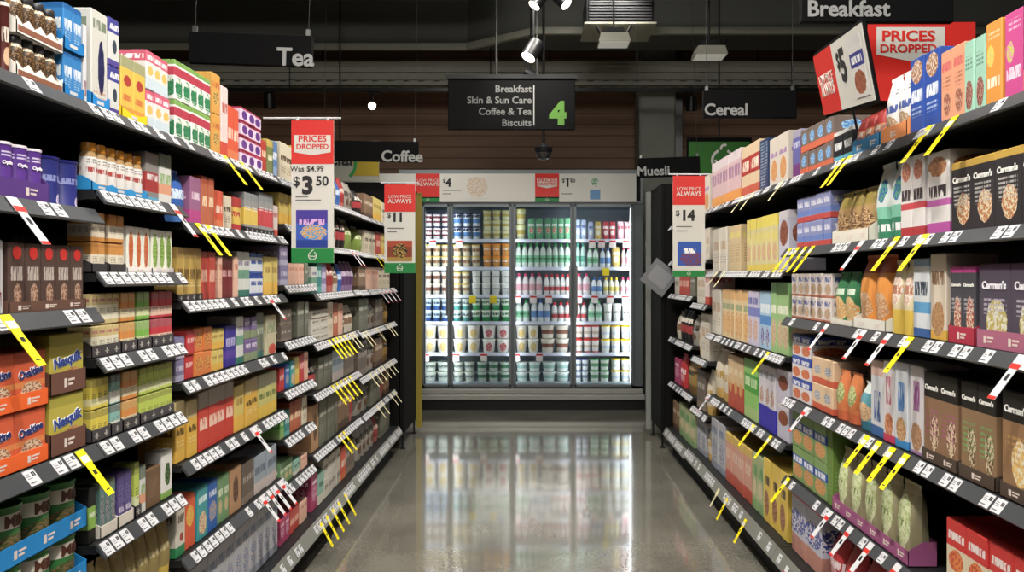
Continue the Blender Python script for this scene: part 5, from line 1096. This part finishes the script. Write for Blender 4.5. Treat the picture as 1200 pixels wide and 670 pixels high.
# ------------------------------------------------------------------ display fridge
FY = 8.0; FS = F / FY
def fx_(x): return (x - CX) / FS
def fz_(y): return H - (y - CY) / FS
fr = tag(empty('display_fridge', (0, FY, 0)), 'wide glass-fronted dairy fridge with bright lights at the aisle end', 'fridge')
M_fr = mat('fridge_grey', '7c8285', .4, .1); M_frd = mat('fridge_frame_dark', '646b6e', .4, .1); M_bump = mat('bumper_steel', 'b0b0aa', .3, .25); M_liner = mat('fridge_liner', 'a9b4bf', .4)
XL, XR = fx_(470), fx_(753)
top, bot = fz_(240), fz_(452)
MB().box(XL - .02, XL, 0, .85, .1, 2.42, M_fr).box(XR - .02, XR, 0, .85, .1, 2.42, M_fr).box(XL, XR - .02, .83, .85, .1, 2.42, M_liner).box(XL, XR - .02, .02, .83, top + .02, top + .04, M_liner).box(XL, XR - .02, .02, .83, bot - .03, bot, M_liner).box(XL, XR - .02, .02, .85, 2.38, 2.42, M_fr).build('cabinet', fr)
mb = MB().box(fx_(741), XR, -.02, .03, bot - .03, 2.07, M_frd).box(XL, fx_(498.5), -.02, .03, bot - .03, 2.07, M_frd).box(XL, XR, -.02, .03, top, top + .035, M_frd).box(XL, XR, -.02, .03, bot - .045, bot, M_frd)
mb.box(XL, XR, .03, .5, bot - .2, bot - .045, M_frd)
for q0, q1 in ((526.4, 529.6), (598, 603.4), (669.4, 673.4)): mb.box(fx_(q0), fx_(q1), -.02, .03, bot, top, M_frd)
mb.build('front_frame', fr)
MB().cbox(XL, XR + .02, -.06, .03, fz_(467.5), fz_(461.5), M_bump, .006).build('bumper', fr); MB().cbox(XL, XR, -.05, .03, fz_(460.5), fz_(455), M_bump, .006).build('bumper', fr)
MB().box(XL, XR, -.01, .1, .0, fz_(468), mat('kick_black', '0c0c0d', .5)).build('kick_plate', fr)
# sign band
MB().box(fx_(398), fx_(745), -.04, -.0, fz_(237), fz_(204), M_signwhite).build('header_band', fr)
gl = bpy.data.materials.new('door_glass'); gl.use_nodes = True; nt = gl.node_tree; nt.nodes.clear()
oo = nt.nodes.new('ShaderNodeOutputMaterial'); mx = nt.nodes.new('ShaderNodeMixShader'); tr = nt.nodes.new('ShaderNodeBsdfTransparent'); gs = nt.nodes.new('ShaderNodeBsdfGlossy'); fn = nt.nodes.new('ShaderNodeFresnel')
fn.inputs[0].default_value = 1.35; gs.inputs['Roughness'].default_value = .02; tr.inputs[0].default_value = (.96, .985, .98, 1)
nt.links.new(fn.outputs[0], mx.inputs[0]); nt.links.new(tr.outputs[0], mx.inputs[1]); nt.links.new(gs.outputs[0], mx.inputs[2]); nt.links.new(mx.outputs[0], oo.inputs[0])
M_led = mat('led_tube', 'ffffff', .4, emit=3, emitcol='f2f8ff')
doors = [(495.5, 527), (529, 599), (602.5, 670), (673, 741)]
for i, (a, b) in enumerate(doors):
    x0, x1 = fx_(a) - (.0 if i else .0), fx_(b); fw = .018
    d_ = MB().box(x0, x0 + fw, -.045, -.022, bot, top, M_fr).box(x1 - fw, x1, -.045, -.022, bot, top, M_fr).box(x0, x1, -.045, -.022, top - .02, top, M_fr).box(x0, x1, -.045, -.022, bot, bot + .02, M_fr).build('door', fr)
    MB().box(x0 + fw, x1 - fw, -.036, -.032, bot + .02, top - .02, gl).build('glass', d_)
    MB().cbox((x1 - .03 if i % 2 == 0 else x0 + .012), (x1 - .012 if i % 2 == 0 else x0 + .03), -.075, -.055, .95, 1.45, M_metal, .003).box((x1 - .024 if i % 2 == 0 else x0 + .018), (x1 - .018 if i % 2 == 0 else x0 + .024), -.056, -.044, .96, .99, M_metal).box((x1 - .024 if i % 2 == 0 else x0 + .018), (x1 - .018 if i % 2 == 0 else x0 + .024), -.056, -.044, 1.41, 1.44, M_metal).build('handle', d_)
# lit tubes behind the mullions
for x in (496.5, 528, 601, 671.5, 740):
    MB().cbox(fx_(x) - .009, fx_(x) + .009, .035, .05, bot + .03, top - .03, M_led, .002).build('light_tube', fr)
    l = bpy.data.lights.new('tube_light', 'AREA'); l.shape = 'RECTANGLE'; l.size = .06; l.size_y = 1.7; l.energy = FRIDGE_W; l.color = (.93, .98, 1)
    lo = link('tube_light', l, fr); lo.location = (fx_(x), .02, (top + bot) / 2); lo.rotation_euler = (R(90), 0, 0)
SH = [1.72, 1.437, 1.155, .88, .562, .262]
for i, z in enumerate(SH):
    s_ = MB().box(XL, XR - .02, .12 if i < 5 else .06, .82, z - .015, z, M_liner).build('shelf', fr)
    MB().box(XL, XR - .02, .105, .12, z - .03, z + .004, mat('price_rail', 'd8dcf0', .3)).build('price_rail', s_) if i < 5 else None
# printed offers on the header band
def offer(x0, head, big, cents, label_lines, pic):
    o = MB().box(fx_(x0), fx_(x0 + 28), -.045, -.04, fz_(237) + .04, fz_(204), M_red).box(fx_(x0), fx_(x0 + 28), -.045, -.04, fz_(237), fz_(237) + .05, M_green).build('offer_card', fr)
    cx = (fx_(x0) + fx_(x0 + 28)) / 2
    swirl(fr, cx, -.046, fz_(237) + .024, .015, M_signwhite)
    if head == 'DROPPED':
        mb = MB(); tagshape(mb, cx - .1, cx + .1, fz_(221), fz_(209), .02, M_signwhite); q = mb.build('header_panel', fr); q.location.y = -.0455
        text(fr, 'PRICES', cx, -.048, fz_(212), .052, M_red, .02, sx=1.1); text(fr, 'DROPPED', cx, -.048, fz_(216.5), .04, M_red, .02, sx=1.1)
    else: text(fr, 'LOW PRICE', cx, -.048, fz_(212), .038, M_signwhite, 0, sx=1.1); text(fr, 'ALWAYS', cx, -.048, fz_(216.5), .05, M_signwhite, .02, sx=1.1)
    text(fr, '$', fx_(x0 + 33), -.042, fz_(212.5), .05, M_ink, .02); text(fr, big, fx_(x0 + 38), -.042, fz_(215), .11, M_ink, .04)
    if cents: text(fr, cents, fx_(x0 + 44), -.042, fz_(212.5), .05, M_ink, .02)
    mb = MB()
    for y_, w_ in label_lines: mb.box(fx_(x0 + 31), fx_(x0 + 31 + w_), -.042, -.04, fz_(y_ + .9), fz_(y_), mat('fine_print', '6d6d6d', .6))
    mb.build('fine_print', fr)
offer(488, 'ALWAYS', '4', None, [(223, 22), (227, 10)], None)
offer(627, 'DROPPED', '1', '60', [(210, 14), (227, 12)], None)
pack('cheesepic', Base='dedcd4', Blob='d2b89c', Blob2='e6dccc', BX=.5, BY=.5, RX=.5, RY=.45)
pack('yoghpic', Base='dedcd4', Blob='4a9a58', Blob2='dfe6dc', BX=.5, BY=.75, RX=.35, RY=.2, Bot='5f9ad0', BotH=.42)
for a, b, c, d2, k in ((547, 206, 572, 233, 'cheesepic'), (691, 207, 703, 234, 'yoghpic')):
    me = MB().box(-(c - a) / 2 / FS, (c - a) / 2 / FS, -.0425, -.04, 0, (d2 - b) / FS, PK[k]).mesh('product_picture', uv=('box', (c - a) / FS, .0025, (d2 - b) / FS, 0))
    o = link('product_picture', me, fr); o.location = (fx_((a + c) / 2), 0, fz_(d2))

# fridge goods
def fdes(key, kind, desc, cat, lid, **k): des(key, kind, desc, cat, lid=lid, **k)
fdes('f_redtub', 'tub', 'white tub with dark blue and red band', 'tub', '28284c', Base='e6e2e4', Panel='7c2438', PY=.5, PH=.5, Title='ffffff', TY=.5, TH=.2)
fdes('f_bluetub', 'tub', 'white tub with blue band', 'tub', '22305c', Base='dfe4ea', Panel='4c84c8', PY=.4, PH=.35, Title='1c2448', TY=.75, TH=.2)
fdes('f_creamtub', 'tub', 'cream tub with yellow lid', 'tub', 'd8bc58', Base='e6dcc0', Panel='b8a070', PY=.5, PH=.3, Title='8c5040', TY=.5, TH=.2)
fdes('f_limetub', 'tub', 'pale lime cream tub', 'tub', 'c8c46c', Base='e2e0b8', Panel='c8b048', PY=.5, PH=.3)
fdes('f_orangetub', 'tub', 'orange cheese tub', 'tub', 'f08c1c', Base='f0a42c', Panel='d86a1c', PY=.5, PH=.25, Title='fff0d8', TY=.5, TH=.15)
fdes('f_browntub', 'tub', 'white tub with brown label', 'tub', 'e6ddd0', Base='e6ddd0', Panel='8c5440', PY=.5, PH=.3)
fdes('f_white', 'tub', 'tall plain white tub', 'tub', 'f2f2ee', Base='ecece8', Title='505864', TY=.5, TH=.12)
fdes('f_teal', 'tub', 'white tub with teal foot', 'tub', 'e4eae6', Base='dfe8e6', Bot='3aa09c', BotH=.35, Title='406a70', TY=.6, TH=.2)
fdes('f_bluefoot', 'tub', 'pale tub with blue foot', 'tub', 'd8e0ea', Base='cfe0e4', Bot='2c5ca8', BotH=.35, Title='30507c', TY=.6, TH=.2)
fdes('f_green', 'tub', 'white tub with green foot', 'tub', 'e0ecdc', Base='dcecd8', Bot='28a058', BotH=.4, Title='2c7048', TY=.65, TH=.2)
fdes('f_yog', 'tub', 'white yoghurt tub with berry swirl', 'tub', 'f0ebe6', Base='ece6e0', Blob='c8404c', Blob2='e0a0a0', BX=.5, BY=.4, RX=.2, RY=.3)
fdes('f_yogy', 'tub', 'white yoghurt tub with mango picture', 'tub', 'f0ebe6', Base='ece6dc', Blob='e0b03c', Blob2='e8d8a0', BX=.5, BY=.4, RX=.22, RY=.3)
fdes('f_grey', 'tub', 'pale grey green tub', 'tub', 'c8d0c4', Base='ccd2c8', Panel='a8b4ac', PY=.5, PH=.3, Title='50605c', TY=.55, TH=.2)
fdes('f_darkgreen', 'tub', 'grey tub with dark green label', 'tub', 'b8c8bc', Base='c0ccc4', Panel='3c7c58', PY=.55, PH=.35)
fdes('f_mint', 'tub', 'white tub with mint label', 'tub', 'e6eeea', Base='e2ecea', Panel='9cccc4', PY=.5, PH=.3)
fdes('f_greenbot', 'bottle', 'white bottle with green label', 'bottle', '3c9c58', Base='dfeae4', Panel='7cc89c', PY=.35, PH=.3, Title='2c7c50', TY=.35, TH=.1)
fdes('f_tealbot', 'bottle', 'pale teal bottle', 'bottle', '54b09c', Base='bfe0d8', Panel='5cac94', PY=.35, PH=.25)
fdes('f_pinkbot', 'bottle', 'white bottle with pink label', 'bottle', 'd0406c', Base='ece4e6', Panel='e0a0b0', PY=.35, PH=.3)
fdes('f_redbot', 'bottle', 'white bottle with red cap', 'bottle', 'd03038', Base='ece8e8', Panel='c83c44', PY=.3, PH=.2, Line='506080', LY=.45, LH=.1)
fdes('f_bluebot', 'bottle', 'white bottle with blue label', 'bottle', '2c5ca8', Base='e4e8ec', Panel='5c8cd0', PY=.35, PH=.3)
fdes('f_yelbot', 'bottle', 'yellow capped bottle', 'bottle', 'f0c818', Base='ece8d8', Panel='d8c440', PY=.35, PH=.25)
fdes('f_redlid', 'tub', 'white tub with red lid', 'tub', 'd0342c', Base='ece6e2', Panel='c8b0a0', PY=.45, PH=.2, Bot='d04038', BotH=.1)
fdes('f_yellid', 'tub', 'white tub with yellow lid', 'tub', 'f4d018', Base='f0f0ea', Panel='c8d8ec', PY=.4, PH=.2)
fdes('f_bluelid', 'tub', 'white tub with dark blue lid', 'tub', '303c8c', Base='e6e8ec', Panel='7c88a8', PY=.45, PH=.25)
fdes('f_greenlid', 'tub', 'white tub with green lid', 'tub', '3c9c4c', Base='e6ece4', Panel='6ca878', PY=.45, PH=.3)
des('f_bag', 'pouch', 'green and white yoghurt pouch', 'bag', Base='6cc08c', Blob='e0504c', Blob2='f0e8d8', BX=.5, BY=.45, RX=.3, RY=.15, Title='ffffff', TY=.7, TH=.12)
des('f_pinkbag', 'pouch', 'pink yoghurt pouch', 'bag', Base='e0a8b8', Title='c03c50', TY=.7, TH=.15, Blob='f0f0f0', BX=.5, BY=.4, RX=.3, RY=.15)
des('f_redpouch', 'pouch', 'red yoghurt pouch', 'bag', Base='d03c4c', Title='ffffff', TY=.7, TH=.15, Blob='f0e0e0', BX=.5, BY=.4, RX=.3, RY=.15)
des('f_yelpouch', 'pouch', 'yellow yoghurt pouch', 'bag', Base='ecc458', Title='ffffff', TY=.7, TH=.15, Blob='f0f0e0', BX=.5, BY=.4, RX=.3, RY=.15)
des('f_blupouch', 'pouch', 'pale blue yoghurt pouch', 'bag', Base='b8c8ec', Title='4050a0', TY=.7, TH=.15, Blob='f0f0f0', BX=.5, BY=.4, RX=.3, RY=.15)
FR = {0: [(496, 527, 3, 2, 'f_redtub', 249), (530, 564, 3, 2, 'f_bluetub', 249), (565, 598, 3, 3, 'f_limetub', 246), (604, 617, 1, 2, 'f_limetub', 244), (618, 637, 2, 1, 'f_bag', 256), (638, 669, 4, 1, 'f_bag', 256), (674, 688, 2, 1, 'f_blupouch', 258), (689, 696, 1, 1, 'f_blupouch', 260), (697, 705, 1, 1, 'f_yelpouch', 260), (706, 722, 2, 1, 'f_redpouch', 260), (723, 740, 2, 1, 'f_pinkbag', 260)],
      1: [(495, 527, 3, 2, 'f_creamtub', 286), (530, 563, 3, 2, 'f_creamtub', 286), (565, 598, 3, 2, 'f_orangetub', 285), (604, 669, 9, 1, 'f_greenbot', 284), (674, 687, 2, 1, 'f_tealbot', 284), (688, 702, 2, 1, 'f_greenbot', 289), (703, 716, 2, 1, 'f_bluebot', 290), (717, 727, 1, 1, 'f_yelpouch', 290), (728, 740, 2, 1, 'f_pinkbot', 289)],
      2: [(495, 527, 3, 2, 'f_browntub', 318), (530, 551, 2, 2, 'f_creamtub', 318), (552, 598, 4, 2, 'f_white', 315), (604, 636, 4, 1, 'f_pinkbot', 320), (637, 669, 5, 1, 'f_redbot', 321), (674, 692, 2, 1, 'f_pinkbot', 320), (693, 706, 2, 1, 'f_bluebot', 325), (707, 726, 3, 1, 'f_yelbot', 325), (727, 740, 2, 1, 'f_pinkbot', 325)],
      3: [(495, 527, 3, 2, 'f_bluefoot', 347), (530, 551, 2, 2, 'f_teal', 347), (552, 598, 4, 2, 'f_green', 347), (604, 621, 2, 1, 'f_greenbot', 351), (622, 645, 3, 1, 'f_bluebot', 351), (646, 669, 3, 1, 'f_redbot', 354), (674, 688, 2, 1, 'f_redbot', 354), (689, 706, 2, 1, 'f_greenbot', 352), (707, 740, 3, 1, 'f_white', 355)],
      4: [(495, 527, 2, 2, 'f_yogy', 380), (530, 563, 2, 2, 'f_yogy', 380), (564, 598, 2, 2, 'f_yog', 380), (604, 632, 2, 2, 'f_yogy', 380), (633, 668, 2, 2, 'f_browntub', 380), (674, 703, 3, 2, 'f_redlid', 378), (704, 740, 3, 2, 'f_yellid', 377)],
      5: [(495, 527, 2, 2, 'f_grey', 424), (530, 557, 2, 2, 'f_grey', 424), (558, 598, 3, 2, 'f_darkgreen', 424), (604, 634, 2, 2, 'f_mint', 424), (635, 668, 2, 2, 'f_mint', 424), (674, 690, 2, 2, 'f_bluelid', 420), (691, 715, 2, 2, 'f_greenlid', 420), (716, 740, 2, 2, 'f_yellid', 420)]}
FN = ['top', 'second', 'third', 'fourth', 'fifth', 'bottom']
fit = []
n0 = len(ITEMS)
FP = 8.14; fs2 = F / FP
for r_, runs in FR.items():
    for a, b, n, st, key, yt in runs:
        x0, x1 = (a - CX) / fs2, (b - CX) / fs2; topz = H - (yt - CY) / fs2
        topz = min(topz, (SH[r_ - 1] - .035) if r_ else 9)
        row(0, SH[r_], x0 + .002, x1 - .002, n, st, key, topz, f'{FN[r_]} fridge shelf', fx=FP, jit=.4)
FI = ITEMS[n0:]
gr = {}
for it in FI: gr.setdefault((it[7], it[3], it[4]), []).append(it)
for k, l in gr.items():
    l.sort(key=lambda i: i[6])
    for i, it in enumerate(l):
        o = it[0]; st = STK[it[8]][it[7]] + ' ' if it[7] >= 0 else ''
        pos = (ORD_ALL[i] + ' ') if len(l) > 1 else ''
        o['label'] = f'{st}{pos}{it[3]}, {it[4]}' + (', counting from left' if len(l) > 1 else ''); o['category'] = it[5]; o['group'] = f'{it[3]} row, {it[4]}'
# hanging offer tickets inside the fridge
def ftick(x, y, col, i, nm):
    o = link('price_tag', MB().box(-.034, .034, -.002, 0, -.075, 0, mat('tag_' + col, col, .5)).box(-.034, .034, -.003, -.002, -.018, 0, M_red if col != 'f2d41c' else M_yel).mesh('price_tag'))
    s2 = F / (FY + .1); o.location = ((x - CX) / s2, FY + .1, H - (y - CY) / s2); return o
FT = {0: ([507, 538], [694, 705, 718, 734]), 1: ([], []), 2: ([], [606, 625, 643, 678, 697, 715, 733]), 4: ([499, 534, 567], [605, 632])}
for r_, (a, b) in FT.items():
    for i, x in enumerate(a + b):
        o = ftick(x, CY + (H - SH[r_] + .01) * F / (FY + .1), 'f0e4e4', i, ''); o['label'] = f'{ORD_ALL[i]} red and white tag from left, {FN[r_]} fridge shelf edge'; o['category'] = 'price tag'; o['group'] = 'tags on the fridge shelf edges'
for i, (x, r_) in enumerate([(710, 1), (554, 2), (578, 2)]):
    o = ftick(x, CY + (H - SH[r_] + .01) * F / (FY + .1), 'f2d41c', i, ''); o['label'] = f'{["single", "left", "right"][i]} yellow tag on the {FN[r_]} fridge shelf edge'; o['category'] = 'price tag'; o['group'] = 'tags on the fridge shelf edges'
bpy.context.view_layer.update()
